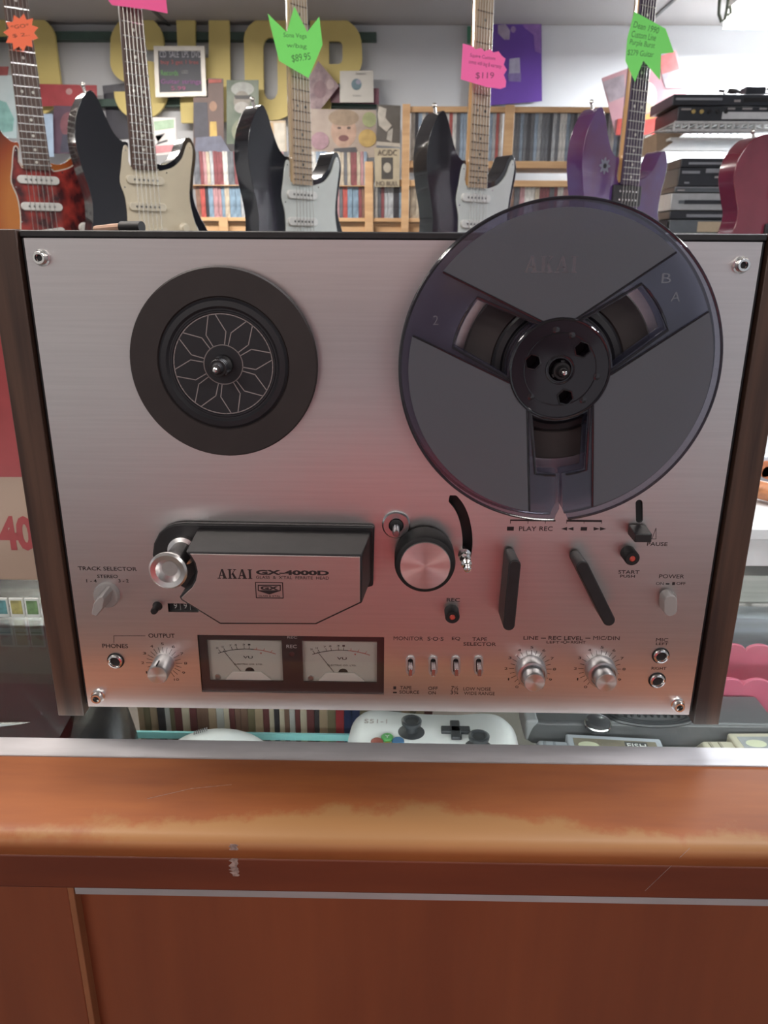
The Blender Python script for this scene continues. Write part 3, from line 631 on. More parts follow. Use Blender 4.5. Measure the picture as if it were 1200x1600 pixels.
def window_loop(a, grow=0.):
    i0, i1 = .0285-grow, .0585+grow; h0, h1 = .0152+grow, .0132+grow
    pts = [loc2(a, math.sqrt(max(1e-9, i0*i0-h0*h0)) if i0 > h0 else .02, -h0)]
    for t in (-.8, -.5, -.2, .2, .5, .8): s = t*h1; pts_o = None
    outer = [loc2(a, math.sqrt(i1*i1-(t*h1)**2), t*h1) for t in (-1, -.6, -.2, .2, .6, 1)]
    inner = [loc2(a, math.sqrt(max(1e-9, i0*i0-(t*h0)**2)), t*h0) for t in (1, .6, .2, -.2, -.6)]
    return pts+outer+inner
def flange(y0, y1, name):
    a = ANG[2]; sl = math.radians(1.5)
    ring = [(RX+RR*math.cos(t), RZ+RR*math.sin(t)) for t in [a+math.radians(2.6)+(2*PI-math.radians(5.2))*i/120 for i in range(121)]]
    w = window_loop(a); # orientation: start (-h0) .. outer .. inner
    n_ = len(w); outer_i = range(1, 7)
    # enter the slit from the rim, go round the window the long way, leave
    path = [loc2(a, .084, -.0030), loc2(a, .0800, -.0009), loc2(a, .0590, -.0006)]+[w[3], w[2], w[1], w[0]]+[w[i] for i in range(n_-1, 6, -1)]+[w[6], w[5], w[4]]+[loc2(a, .0590, .0006), loc2(a, .0800, .0009), loc2(a, .084, .0030)]
    m_ = MB(); plate(m_, [ring+path, window_loop(ANG[0]), window_loop(ANG[1]), circ(RX, RZ, .0262, 40)], y0, y1)
    return m_.build(name, SM, reel, bevel=.0003, seg=1)
flange(-.0095, -.0107, 'back_flange'); ff = flange(-.0205, -.0217, 'front_flange')
for y, nm in ((-.0101, 'back_rim'), (-.0213, 'front_rim')):
    a = ANG[2]; MB().tube([(RX+(RR-.0004)*math.cos(t), y, RZ+(RR-.0004)*math.sin(t)) for t in [a+math.radians(2.8)+(2*PI-math.radians(5.6))*i/140 for i in range(141)]], .00085, 8).build(nm, glassy('smoky_rim', (.42, .40, .46), refl=1.8, rough=.06, body=(.05, .05, .06), mix=.3), reel, label='rounded smoky rim')
# frosted sectors (three, raised on the front flange)
for k in range(3):
    a0, a1 = ANG[k], ANG[(k+1) % 3]+(2*PI if k == 2 else 0)
    if k == 2: a1 = ANG[0]+2*PI
    r0, r1, h = .0275, .0822, .0185
    s0, s1 = a0+math.asin(h/r1), a1-math.asin(h/r1)
    outer = [(RX+r1*math.cos(s0+(s1-s0)*i/40), RZ+r1*math.sin(s0+(s1-s0)*i/40)) for i in range(41)]
    q0, q1 = a0+math.asin(h/r0), a1-math.asin(h/r0)
    inner = [(RX+r0*math.cos(q1+(q0-q1)*i/10), RZ+r0*math.sin(q1+(q0-q1)*i/10)) for i in range(11)]
    m_ = MB().prism(outer+inner, -.0216, -.0223); m_.build('frosted_sector', FROST, reel, bevel=.0003, seg=2, label='grey frosted sector of the flange')
    m_ = MB()
for k, a in enumerate(ANG):      # raised lips round each window
    w = window_loop(a, .0012)
    pts = [(x, -.0222, z) for x, z in w]
    if k == 2: pts = pts[4:]+pts[:4]
    MB().tube(pts, .00075, 6, closed=(k != 2)).build('window_lip', MC['smoky_rim'], reel)
    for s in (-1, 1):
        A, B = loc2(a, .0215, s*.0180), loc2(a, .0800, s*.0180); MB().tube([(A[0], -.0222, A[1]), (B[0], -.0222, B[1])], .0006, 6).build('channel_ridge', MC['smoky_rim'], reel)
# hub
MB().lathe((RX, RZ), [(.0268, .0095), (.0275, .0100), (.0275, .0215), (.0262, .0215), (.0262, .0095)], 64, cap=False).build('hub_wall', SMH, reel)
hub_holes = [[(RX+.0155*math.cos(math.radians(t))+.0044*math.cos(math.radians(t+60*j)), RZ+.0155*math.sin(math.radians(t))+.0044*math.sin(math.radians(t+60*j))) for j in range(6)] for t in (45, 165, 285)]
m_ = MB(); plate(m_, [circ(RX, RZ, .0274, 64), circ(RX, RZ, .0062, 24)]+hub_holes, -.0205, -.0226); hb = m_.build('hub_face', SMH, reel, bevel=.0005, label='smoky hub face with three hexagonal holes')
m_ = MB(); plate(m_, [circ(RX, RZ, .0274, 64), circ(RX, RZ, .0062, 24)]+hub_holes, -.0115, -.0095); m_.build('hub_back', SMH, reel)
for h_ in hub_holes: MB().tube([(x, -.0228, z) for x, z in h_], .0005, 6, closed=True).build('hole_lip', MC['smoky_rim'], reel)
MB().tube([(x, -.0228, z) for x, z in circ(RX, RZ, .0268, 64)], .0007, 6, closed=True).build('hub_ring', MC['smoky_rim'], reel)
MB().tube([(x, -.0226, z) for x, z in circ(RX, RZ, .0195, 48)], .00035, 6, closed=True).build('hub_ring', MC['smoky_rim'], reel)
MB().tube([(x, -.0226, z) for x, z in circ(RX, RZ, .0075, 48)], .0006, 6, closed=True).build('hub_ring', MC['smoky_rim'], reel)
for t, rr in ((75, .0190), (350, .0205), (100, .0215), (225, .021), (310, .0215)):
    c_ = (RX+rr*math.cos(math.radians(t)), RZ+rr*math.sin(math.radians(t))); MB().lathe(c_, [(.0019, .0226), (.0019, .0230), (.0012, .0232), (0, .0232)], 16).build('hub_boss', MC['smoky_rim'], reel)
for t in (15, 75, 135, 195, 255, 315):
    A = (RX+.0078*math.cos(math.radians(t)), RZ+.0078*math.sin(math.radians(t))); B_ = (RX+.0262*math.cos(math.radians(t)), RZ+.0262*math.sin(math.radians(t)))
    MB().tube([(A[0], -.0160, A[1]), (B_[0], -.0160, B_[1])], .0008, 6).build('hub_spoke', SMH, reel)
m_ = MB(); a, b = D(818, 426, .0223), D(904, 400, .0223); akai(m_, a[0], b[0], a[1], b[1], -.0223)
m_.build('embossed_name', glassy('embossed_clear', (.8, .8, .85), refl=2.6, rough=.12, body=(.26, .26, .30), mix=.42), reel, smooth=False, bevel=.0002, seg=1)
m_ = MB(); a, b = D(1030, 468, .0218), D(1062, 430, .0218); text(m_, 'B', a[0], a[0]+.005, b[1]-.004, b[1]+.001, -.0217); text(m_, 'A', a[0]+.006, a[0]+.011, a[1]-.001, a[1]+.004, -.0217)
a = D(676, 508, .0218); text(m_, '2', a[0], a[0]+.003, a[1], a[1]+.005, -.0217)
m_.build('side_mark', MC['embossed_clear'], reel, smooth=False)
# cord lying on the deck
q = at(150, 357, .06)
pts = [at(150, 357, .10), at(162, 356, .08), at(172, 358, .06), at(180, 355, .05), at(190, 356, .04)]
pts = smooth([(p[0], p[1], .3012+.0026) for p in pts], 5, closed=False)
cd = thing('cord', 'short tan cord with a black plug lying on top of the deck', 'cord', tuple(pts[8][:2])+(.3012,))
MB().tube(pts, .0022, 8).build('lead', mat('tan_cord', (.42, .25, .17), .6), cd)
e = pts[-1]; MB().cyl(e, (e[0]+.014, e[1]-.006, e[2]), .0032, n=14).build('plug', BLACKM, cd)

# ------------------------------------------------------------------ inside and on the counter
def P3(q): return (float(q[0]), float(q[1]), float(q[2]))
SPC = [('cream', (.66, .58, .44)), ('brown', (.24, .14, .10)), ('pale grey', (.56, .56, .53)), ('maroon', (.17, .05, .05)), ('dark', (.05, .045, .05)), ('olive', (.22, .19, .11)), ('tan', (.48, .36, .24))]
def spine_mat(nm, c): return mat('sleeve_'+nm.replace(' ', '_'), c, .6, var=.35, scale=40, stretch=(1, 1, .25))
x = -.245; k = 0
while x < .035:
    w = random.uniform(.0045, .0085)
    nm, cc = random.choice(SPC)
    if abs(x+.052) < .006: nm, cc = 'bright red', (.42, .04, .05)
    if abs(x+.040) < .006: nm, cc = 'navy blue', (.03, .05, .14)
    h = random.uniform(.296, .303)
    if nm in ('bright red', 'navy blue'): lab = f'{nm} album sleeve in the row behind the counter glass under the deck'
    else:
        zone = 'left end' if x < -.15 else ('middle' if x < -.05 else 'right end')
        lab = f'{nm} album sleeve spine towards the {zone} of the row below the deck'
    MB().box(x, x+w-.0003, .196+random.uniform(0, .003), .40, -.405, -.405+h).build('album_sleeve', spine_mat(nm, cc), None, label=lab, cat='album', group=f'{nm} album sleeves in the counter', smooth=False)
    x += w
CTW = mat('white_controller_plastic', (.72, .72, .72), .38, var=.04)
# white controller turned towards the shop side
cz = SHZ+.030
c0 = atz(678, 1150, cz); X0, Y0 = float(c0[0]), float(c0[1])
pad = thing('game_controller', 'white game controller with coloured face buttons lying in the counter below the deck', 'game controller', (X0, Y0, SHZ))
outl = smooth([(-.050, -.052), (0, -.050), (.050, -.052), (.070, -.050), (.081, -.020), (.083, .012), (.076, .030), (.060, .037), (.030, .034), (0, .034), (-.030, .036), (-.060, .040), (-.077, .034), (-.084, .012), (-.082, -.020), (-.070, -.050)], 4)
m_ = MB(); rings = [(.90, SHZ+.001), (.98, SHZ+.010), (1.0, SHZ+.018), (.975, SHZ+.026), (.92, SHZ+.0305), (.80, SHZ+.033)]
vs = []
for s, z in rings: vs.append([m_.bm.verts.new((X0+x*s*.885, Y0+y*s, z)) for x, y in outl])
for A, B_ in zip(vs, vs[1:]):
    n = len(A)
    for i in range(n): m_.bm.faces.new((A[i], A[(i+1) % n], B_[(i+1) % n], B_[i]))
m_.bm.faces.new(vs[0][::-1]); m_.bm.faces.new(vs[-1]); m_.build('shell', CTW, pad)
zt = SHZ+.033
def topdisc(px, py, r, z0, prof, name, m, par, zz=None, n=24):
    q = atz(px, py, zz if zz else z0+.004); mm = MB()
    mm.lathe((0, 0), prof, n); mm.transform(Matrix.Translation((q[0], q[1], z0)) @ Matrix.Rotation(-PI/2, 4, 'X')); return mm.build(name, m, par)
GD = mat('dark_grey_plastic', (.035, .037, .042), .4)
topdisc(643, 1128, .01, zt, [(.0115, -.004), (.0115, 0), (.0050, .001), (.0045, .006), (.0085, .0085), (.0088, .0115), (.0070, .0120), (.0055, .0108), (0, .0108)], 'thumbstick', GD, pad, zt+.010)
topdisc(748, 1158, .01, zt, [(.0115, -.004), (.0115, 0), (.0050, .001), (.0045, .006), (.0085, .0085), (.0088, .0115), (.0070, .0120), (.0055, .0108), (0, .0108)], 'thumbstick', GD, pad, zt+.006)
q = atz(712, 1138, zt+.003)
m_ = MB().box(q[0]-.0125, q[0]+.0125, q[1]-.0042, q[1]+.0042, zt-.002, zt+.003).box(q[0]-.0042, q[0]+.0042, q[1]-.0125, q[1]+.0125, zt-.002, zt+.003); m_.build('direction_pad', GD, pad, bevel=.0008)
for px, py, nm, cc in ((605, 1151, 'green', (.10, .34, .10)), (622, 1157, 'blue', (.06, .16, .32)), (589, 1158, 'red', (.30, .08, .06)), (606, 1165, 'yellow', (.4, .3, .05))):
    topdisc(px, py, .005, zt, [(.0052, -.002), (.0052, .0018), (.0044, .0026), (0, .0028)], 'face_button', mat('button_'+nm, cc, .3), pad, zt+.002)
q = atz(605, 1151, zt+.0028); m_ = MB(); text(m_, 'Y', -.002, .002, -.002, .002, 0, t=.0002); m_.transform(Matrix.Translation((q[0], q[1], zt+.0029)) @ Matrix.Rotation(-PI/2, 4, 'X')); m_.build('button_letter', mat('pale_letter', (.7, .75, .7), .5), pad, smooth=False)
q = atz(580, 1127, zt); m_ = MB(); text(m_, 'S51-1', -.010, .010, -.003, .003, 0, t=.0002); m_.transform(Matrix.Translation((q[0]+.004, q[1], zt+.0001)) @ Matrix.Rotation(-PI/2, 4, 'X')); m_.build('faint_mark', mat('faint_print', (.45, .38, .36), .6), pad, smooth=False)
# second pale controller, only its domed back shows
q = atz(343, 1163, SHZ+.02)
pd2 = thing('game_controller', 'pale domed game controller with a barcode sticker at the left under the deck', 'game controller', (q[0], q[1], SHZ))
MB().ball((q[0], q[1]-.006, SHZ+.010), .046, (1.0, .62, .50), 32).build('shell', CTW, pd2)
MB().ball((q[0]-.048, q[1]-.020, SHZ+.008), .022, (.9, 1.5, .36), 20).build('grip', CTW, pd2); MB().ball((q[0]+.048, q[1]-.020, SHZ+.008), .022, (.9, 1.5, .36), 20).build('grip', CTW, pd2)
m_ = MB(); 
for i in range(7): m_.box(-.006+i*.0018, -.006+i*.0018+.001, -.004, .004, 0, .0002)
m_.transform(Matrix.Translation((q[0]-.016, q[1]+.002, SHZ+.0318)) @ Matrix.Rotation(.25, 4, 'Z') @ Matrix.Rotation(-.22, 4, 'X') @ Matrix.Rotation(-.18, 4, 'Y')); m_.build('barcode_sticker', mat('grey_print', (.22, .22, .24), .6), pd2, smooth=False)
# pale card behind it
a = at(283, 1140, .10); MB().box(a[0], a[0]+.05, .112, .116, SHZ, SHZ+.012).build('price_card', mat('cream_card', (.5, .47, .40), .6), None, label='cream card strip lying behind the pale domed controller', cat='card')
# cartridges
def cartridge(px0, px1, pyb, col, col2, lab, edge):
    zt_ = SHZ+.020; a = atz(px0, pyb, zt_); b = atz(px1, pyb, zt_); x0, x1, yb = float(a[0]), float(b[0]), float(a[1])
    t = thing('game_cartridge', lab, 'game cartridge', (x0, yb, SHZ))
    m1 = mat('cart_'+edge, col, .45, var=.06); W = x1-x0
    MB().loft([(x0+u*W, yb-.085, SHZ) for u in (0, 1)]+[(x0+W, yb, SHZ), (x0, yb, SHZ)], [(x0, yb-.085, zt_-.003), (x1, yb-.085, zt_-.003), (x1-.003, yb-.012, zt_-.003), (x0+.003, yb-.012, zt_-.003)]).build('shell', m1, t, bevel=.002, seg=3)
    MB().box(x0+W*.2, x1-W*.2, yb-.083, yb-.004, SHZ+.004, zt_).build('raised_centre', m1, t, bevel=.0018, seg=3)
    MB().box(x0+W*.24, x1-W*.24, yb-.080, yb-.010, zt_-.0008, zt_+.0003).build('label_sticker', mat('sticker_'+edge, col2, .5, var=.3, scale=60), t, bevel=.0002)
    m_ = MB().ball((x0+W*.33, yb-.020, zt_+.0003), .009, (1, .6, .03), 20); m_.build('badge_spot', mat('pale_yellow_spot', (.55, .56, .40), .5), t)
    MB().box(x0+W*.56, x0+W*.70, yb-.026, yb-.012, zt_, zt_+.0005).build('rating_box', mat('dark_rating', (.06, .06, .06), .5), t)
    m_ = MB(); text(m_, 'FISH', -.008, .008, -.003, .003, 0, t=.0003); m_.transform(Matrix.Translation((x0+W*.63, yb-.018, zt_+.0008)) @ Matrix.Rotation(-PI/2, 4, 'X')); m_.build('title_lettering', mat('white_print', (.7, .7, .68), .5), t, smooth=False)
    for s in (x0+W*.06, x0+W*.12, x1-W*.06, x1-W*.12): MB().box(s-.001, s+.001, yb-.07, yb-.014, zt_-.0035, zt_-.0022).build('grip_groove', GD if False else mat('groove_'+edge, tuple(c*.6 for c in col), .5), t)
    return t
cg1 = cartridge(834, 1072, 1139, (.36, .38, .42), (.22, .19, .14), 'grey game cartridge with a worn label lying right of the white controller', 'grey')
cg2 = cartridge(1084, 1330, 1141, (.48, .44, .34), (.36, .37, .38), 'yellowed beige game cartridge lying at the right end of the counter', 'beige')
cg1.rotation_euler.z = -.07; cg2.rotation_euler.z = .03
# dark console behind the cartridges
a = at(824, 1140, .235)
cs = thing('game_console', 'dark grey rounded game console with a round vent behind the grey cartridge', 'game console', (.19, .28, SHZ))
SHR = .43
x0c = float(atz(826, 1135, SHZ+.02)[0])
o = [(x0c, .156), (x0c+.004, .151), (x0c+.016, .148), (.345, .148), (.352, .154), (.352, .196), (x0c+.01, .196), (x0c, .190)]
MB().loft([(x, y, SHZ) for x, y in o], [(x, y+(.006 if y < .2 else 0), SHZ+.022) for x, y in o]).build('shell', mat('console_grey', (.10, .10, .105), .35, var=.1), cs, bevel=.003, seg=3)
MB().box(x0c-.0015, x0c+.010, .155, .192, SHZ+.001, SHZ+.0225).build('side_strip', mat('light_strip', (.34, .34, .35), .4), cs, bevel=.002)
m_ = MB(); vc = (.240, .171)
for r in (.044, .039, .034): m_.tube([(vc[0]+r*math.cos(t), vc[1]+r*math.sin(t)*.5, SHZ+.0225) for t in [2*PI*i/48 for i in range(48)]], .0018, 6, closed=True)
m_.build('round_vent', mat('vent_dark', (.03, .032, .036), .3), cs)
m_ = MB()
for i in range(13): m_.box(vc[0]-.036+i*.006, vc[0]-.034+i*.006, vc[1]-.008, vc[1]+.008, SHZ+.021, SHZ+.0245)
m_.build('vent_slats', MC['vent_dark'], cs)
q = atz(935, 1121, SHZ+.030); m_ = MB().lathe((0, 0), [(.011, -.004), (.011, .002), (.0102, .0045), (.008, .0055), (0, .006)], 28); m_.transform(Matrix.Translation((q[0], q[1], SHZ+.023)) @ Matrix.Rotation(-PI/2, 4, 'X')); m_.build('round_button', mat('button_dark', (.06, .06, .065), .2), cs, label='round dark button with pale rim')
m_ = MB().tube([(q[0]+.0112*math.cos(t), q[1]+.0112*math.sin(t), SHZ+.0235) for t in [2*PI*i/32 for i in range(32)]], .0009, 6, closed=True); m_.build('button_rim', CHROME, cs)
MB().box(SHX+.001, cx1-.03, -.05, SHR, SHZ-.008, SHZ).build('glass_shelf', MC['shelf_glass'], ct)
# scalloped pink tray and the strips behind it
def scal(x0, x1, z0, z1, n):
    pts = [(x1, z0), (x0, z0)]; w = (x1-x0)/n
    for i in range(n):
        for k in range(9): t = PI-PI*k/8; pts.append((x0+w*(i+.5)+w/2*math.cos(t), z1-w*.30+w*.30*math.sin(t)))
    return pts
a, b = at(1108, 1040, .30), at(1200, 1106, .30)
PINK = mat('pink_plastic', (.52, .10, .17), .45, var=.15)
sx0 = .375
tr = thing('pink_tray', 'pink scalloped plastic tray seen through the glass at the right edge', 'tray', (.5, .27, SHZ))
MB().prism(scal(.262, .60, SHZ, SHZ+.044, 13), .262, .266).build('scalloped_back', PINK, tr, bevel=.0008)
MB().prism(scal(.262, .60, SHZ, SHZ+.038, 13), .205, .209).build('scalloped_front', PINK, tr, bevel=.0008)
MB().box(.262, .60, .209, .262, SHZ, SHZ+.003).build('tray_floor', PINK, tr)
MB().box(.36, .75, .300, .330, SHZ, SHZ+.055).build('grey_box', mat('blue_grey_card', (.20, .23, .27), .5, var=.3, scale=12, stretch=(.5, 2, 12)), None, label='long blue grey box standing behind the pink tray', cat='box')
MB().box(.37, .80, .345, .385, SHZ, SHZ+.085).build('cream_box', mat('cream_box', (.5, .5, .46), .5, var=.2, scale=12, stretch=(.5, 2, 12)), None, label='long cream box behind the blue grey box in the counter', cat='box')
# dome on the right of the tray (dark mouse-like lump)
MB().ball((.372+.035, .150, SHZ+.012), .022, (1.15, .9, .55), 24).build('computer_mouse', mat('mouse_grey', (.16, .17, .18), .3), None, label='dark grey domed computer mouse beside the beige cartridge', cat='mouse', loc=(.407, .150, SHZ))
# things on the glass at the right, beyond the deck
wb = thing('white_box', 'glossy white box on the glass right of the deck', 'box', (.50, .36, GZ))
MB().box(.36, .62, .30, .42, GZ, GZ+.030).build('box_body', mat('white_gloss_card', (.75, .78, .80), .35), wb, bevel=.001); MB().box(.358, .622, .298, .422, GZ+.030, GZ+.042).build('box_lid', MC['white_gloss_card'], wb, bevel=.001)
pc_ = thing('picture_box', 'orange and white cartoonish printed box standing at the right edge', 'box', (.55, .44, GZ))
q0, q1 = at(1165, 830, .44), at(1260, 715, .44)
MB().box(q0[0], q1[0], .44, .458, GZ, q1[2]).build('box_body', mat('pale_blue_card', (.55, .60, .66), .5), pc_)
m_ = MB()
for i in range(12):
    ccx, ccz = random.uniform(q0[0]+.01, q1[0]-.01), random.uniform(q0[2]+.01, q1[2]-.012); m_.prism(circ(ccx, ccz, random.uniform(.006, .012), 14), .4385, .44)
m_.build('orange_print', mat('orange_print', (.62, .22, .10), .5, var=.4, scale=60), pc_, smooth=False)
A, B_ = at(1150, 812, .40), at(1215, 868, .345)
MB().cyl((A[0], .40, GZ+.058), (B_[0]+.05, .335, GZ+.052), .010, .012).build('wooden_stick', mat('orange_wood', (.48, .20, .09), .4, var=.3, stretch=(1, 8, 8)), None, label='orange wooden stick resting across the white box', cat='stick')
# left side: printed board, little cards, black case
lp0, lp1 = at(0, 965, .245), at(70, 965, .245)
bd = thing('printed_board', 'tan board printed with red letters and a big 40 left of the deck', 'sign', (-.42, .25, GZ))
bx0, bx1, bz0, bz1 = -.62, -.245, GZ, float(at(20, 440, .245)[2])
MB().box(bx0, bx1, .245, .249, bz0, bz1).build('board', mat('tan_board', (.42, .285, .22), .6, var=.06, scale=8), bd)
m_ = MB(); Y_ = .245
def pq(px, py): q = at(px, py, Y_); return (float(q[0]), float(q[2]))
m_.prism([pq(-120, 440), pq(44, 440), pq(44, 705), pq(70, 705), pq(70, 745), pq(-120, 745)][::1], Y_-.0004, Y_)
z = (pq(20, 860)[1], pq(20, 806)[1])
text(m_, '40', pq(-2, 830)[0], pq(53, 830)[0], z[0], z[1], Y_, t=.0004, bold=.04); text(m_, '$', pq(-50, 830)[0], pq(-10, 830)[0], z[0], z[1], Y_, t=.0004, bold=.04)
m_.build('red_lettering', mat('red_print', (.36, .045, .05), .55), bd, smooth=False)
for i, (nm, cc, xa) in enumerate((('teal', (.10, .28, .30), at(9, 990, .165)[0]), ('yellow', (.45, .38, .12), at(33, 990, .165)[0]), ('green', (.16, .28, .10), at(57, 990, .165)[0]))):
    t = thing('trading_card', f'small {nm} printed card in a white border standing left of the deck', 'card', (xa, .165, GZ))
    MB().box(xa-.0062, xa+.0062, .165, .1665, GZ, GZ+.018).build('card', mat('white_card', (.6, .6, .58), .5), t)
    MB().box(xa-.0048, xa+.0048, .1646, .165, GZ+.003, GZ+.016).build('picture', mat('card_'+nm, cc, .4, var=.6, scale=90), t)
bag = thing('black_case', 'shiny black soft case lying in the left end of the counter', 'case', (-.33, .09, SHZ))
o = smooth([(-.60, -.02), (-.30, -.02), (-.212, -.015), (-.196, .02), (-.200, .07), (-.225, .13), (-.262, .18), (-.268, .40), (-.60, .40)], 4)
vs = []; m_ = MB()
for s, z in ((0, SHZ+.0005), (-.004, SHZ+.004), (.002, SHZ+.03), (-.004, SHZ+.062), (-.020, SHZ+.082), (-.040, SHZ+.088)):
    oo = offset(o, s); vs.append([m_.bm.verts.new((x, y, z)) for x, y in oo])
for A, B_ in zip(vs, vs[1:]):
    n = len(A)
    for i in range(n): m_.bm.faces.new((A[i], A[(i+1) % n], B_[(i+1) % n], B_[i]))
m_.bm.faces.new(vs[0][::-1]); m_.bm.faces.new(vs[-1]); m_.build('case_body', mat('black_leather', (.012, .012, .014), .24, bump=.8, scale=16), bag)
MB().tube([(-.60, -.005, SHZ+.087), (-.4, .02, SHZ+.089), (-.30, .04, SHZ+.089), (-.25, .05, SHZ+.084)], .0022, 8).build('zip', mat('dark_zip', (.05, .05, .05), .3, .6), bag)

# ------------------------------------------------------------------ guitars
STRING = mat('string_wire', (.35, .33, .30), .35, 1.)
NICKEL = mat('nickel', (.75, .73, .7), .2, 1.)
def gloss(name, col, col2=None, var=.1, scale=8, **k): return mat(name, col, .18, coat=1., var=var, col2=col2, scale=scale, **k)
STRAT = [(-95, 138), (-107, 134), (-120, 118), (-135, 85), (-141, 40), (-134, -5), (-124, -45), (-120, -80), (-126, -125), (-143, -175), (-150, -215), (-134, -250), (-90, -273), (0, -277), (80, -266), (132, -232), (156, -185), (150, -135), (128, -92), (115, -55), (118, -15), (126, 20), (128, 45), (120, 66), (110, 70), (100, 62), (86, 36), (66, 18), (46, 10), (30, 12), (29, 4), (-29, 4), (-29, 46), (-42, 50), (-58, 64), (-72, 92), (-83, 120)]
GUARD = [(-39, 42), (-31, 37), (-29, 1), (29, 1), (34, -3), (50, 0), (72, 8), (93, 27), (105, 52), (112, 60), (118, 54), (119, 35), (109, -15), (104, -60), (114, -110), (134, -150), (120, -185), (70, -200), (40, -182), (-40, -182), (-52, -150), (-47, -100), (-48, -60), (-56, -30), (-50, 0), (-45, 26)]
LP = [(-30, 20), (-60, 32), (-100, 22), (-128, -10), (-135, -45), (-122, -85), (-112, -115), (-120, -150), (-150, -200), (-165, -250), (-150, -310), (-90, -350), (0, -358), (90, -350), (150, -310), (165, -250), (150, -200), (122, -150), (108, -110), (112, -70), (120, -40), (112, -5), (95, 10), (80, 0), (70, -25), (55, -45), (35, -48), (30, -30), (29, 4), (-29, 4)]
def guitar(px, py, Y, psi, lab, body_m, guard_m, board_m, neck_m, fret_m, dot_m, pick_m, rim=None, style='strat', name='electric_guitar', outline=None):
    q = at(px, py, Y); t = thing(name, lab, 'electric guitar', P3(q), psi, 'electric guitars on the rack behind the counter', local=True)
    k = .001; ol = smooth([(x*k, z*k) for x, z in (outline or STRAT)], 4); t['_b'] = -min(z for x, z in (outline or STRAT))*k
    B = lambda mb, nm, m, par=t, **kw: mb.build(nm, m, par, **kw)
    B(MB().prism(ol, 0, .044), 'body', body_m, bevel=.011, seg=4)
    if guard_m:
        gl = smooth([(x*k, z*k) for x, z in GUARD], 3)
        if rim: B(MB().prism(gl, -.0016, .0002), 'pickguard_edge', rim); gl2 = offset(gl, -.0022); B(MB().prism(gl2, -.0024, -.0010), 'pickguard', guard_m)
        else: B(MB().prism(gl, -.0024, .0002), 'pickguard', guard_m, bevel=.0006)
        for (x, z) in ((-38, 33), (-47, -40), (-45, -110), (52, -6), (112, 50), (105, -50), (128, -150), (0, -178)): MB().lathe((x*k, z*k), [(.0018, .0020), (.0016, .0032), (0, .0032)], 8).build('guard_screw', CHROME, t)
    if style == 'strat':
        for zc, rot in ((-24, 0), (-78, 0), (-134, -.16)):
            M = Matrix.Translation((0, 0, zc*k)) @ Matrix.Rotation(rot, 4, 'Y')
            m_ = MB().prism(capsule((-.0345, 0), (.0345, 0), .0085), -.0085, -.0015); m_.transform(M); p = m_.build('pickup', pick_m, t, bevel=.0012)
            m_ = MB()
            for i in range(6): m_.lathe(((-26+10.4*i)*k, 0), [(.0024, .0085), (.0024, .0092), (0, .0092)], 8)
            m_.transform(M); m_.build('pole_pieces', mat('pole_steel', (.25, .25, .25), .3, 1.), p)
        for i, (x, z) in enumerate(((84, -120), (98, -155), (112, -186))): MB().lathe((x*k, z*k), [(.011, .002), (.0115, .006), (.009, .008), (.008, .016), (0, .0165)], 20).build('control_knob', pick_m, t)
    else:
        for zc in ((-62, -150) if outline else (-26, -112)):
            p = MB().prism(rrect(-.044, .044, zc*k-.021, zc*k+.021, .004), -.006, -.0002).build('pickup', BLACKP, t, bevel=.001)
            m_ = MB()
            for i in range(6):
                for s in (-.0085, .0085): m_.lathe(((-26+10.4*i)*k, zc*k+s), [(.0024, .006), (.0024, .0075), (0, .0075)], 8)
            m_.build('pole_pieces', NICKEL, p)
    MB().box(-.038, .038, -.012, .0, -.198, -.178).build('bridge', NICKEL, t, bevel=.001)
    # neck and fingerboard
    w0, w1, L_ = .028, .0213, .461
    ring = lambda w, z, d: [(-w, -.006, z), (-w*.96, .002, z), (-w*.7, d*.75, z), (0, d, z), (w*.7, d*.75, z), (w*.96, .002, z), (w, -.006, z)]
    z00 = .0; MB().loft(ring(w0, z00, .018), ring(w1, L_, .016)).build('neck', neck_m, t, ang=60)
    MB().loft([(-w0, -.0105, -.004), (w0, -.0105, -.004), (w0, -.0058, -.004), (-w0, -.0058, -.004)], [(-w1, -.0105, L_), (w1, -.0105, L_), (w1, -.0058, L_), (-w1, -.0058, L_)]).build('fingerboard', board_m, t, bevel=.0008)
    m_ = MB(); W = lambda z: w0+(w1-w0)*z/L_
    fz = [L_-(.648-.648*2**(-i/12)) for i in range(1, 22)]
    for z in fz: m_.box(-W(z)*.985, W(z)*.985, -.0118, -.0103, z-.0011, z+.0011)
    m_.build('frets', fret_m, t)
    m_ = MB(); full = [L_]+fz
    for i in (3, 5, 7, 9, 12, 15, 17, 19, 21):
        z = (full[i-1]+full[i])/2
        for xx in ((-.011, .011) if i == 12 else (0,)): m_.lathe((xx, z), [(.003, .0104), (.003, .0108), (0, .0108)], 12)
    m_.build('fret_dots', dot_m, t)
    hs = smooth([(-.0213, .461), (-.026, .480), (-.028, .52), (-.026, .60), (-.012, .645), (.006, .648), (.016, .630), (.012, .612), (.030, .590), (.034, .560), (.026, .53), (.022, .500), (.0213, .461)], 3)
    MB().prism(hs, -.003, .012).build('headstock', neck_m, t, bevel=.002)
    for i in range(6):
        zz = .495+.023*i; MB().cyl((-.019, -.001, zz), (-.019, -.010, zz), .003, n=10).build('tuning_post', NICKEL, t); MB().box(-.048, -.027, .004, .010, zz-.005, zz+.005).build('tuning_peg', NICKEL, t, bevel=.002)
    MB().box(-.0213, .0213, -.0125, -.006, .459, .464).build('nut', pick_m, t)
    for i in range(6):
        f = -1+.4*i; MB().tube([(f*.026, -.0135, -.188), (f*.0175, -.0135, .462)], .00055, 5).build('string', STRING, t)
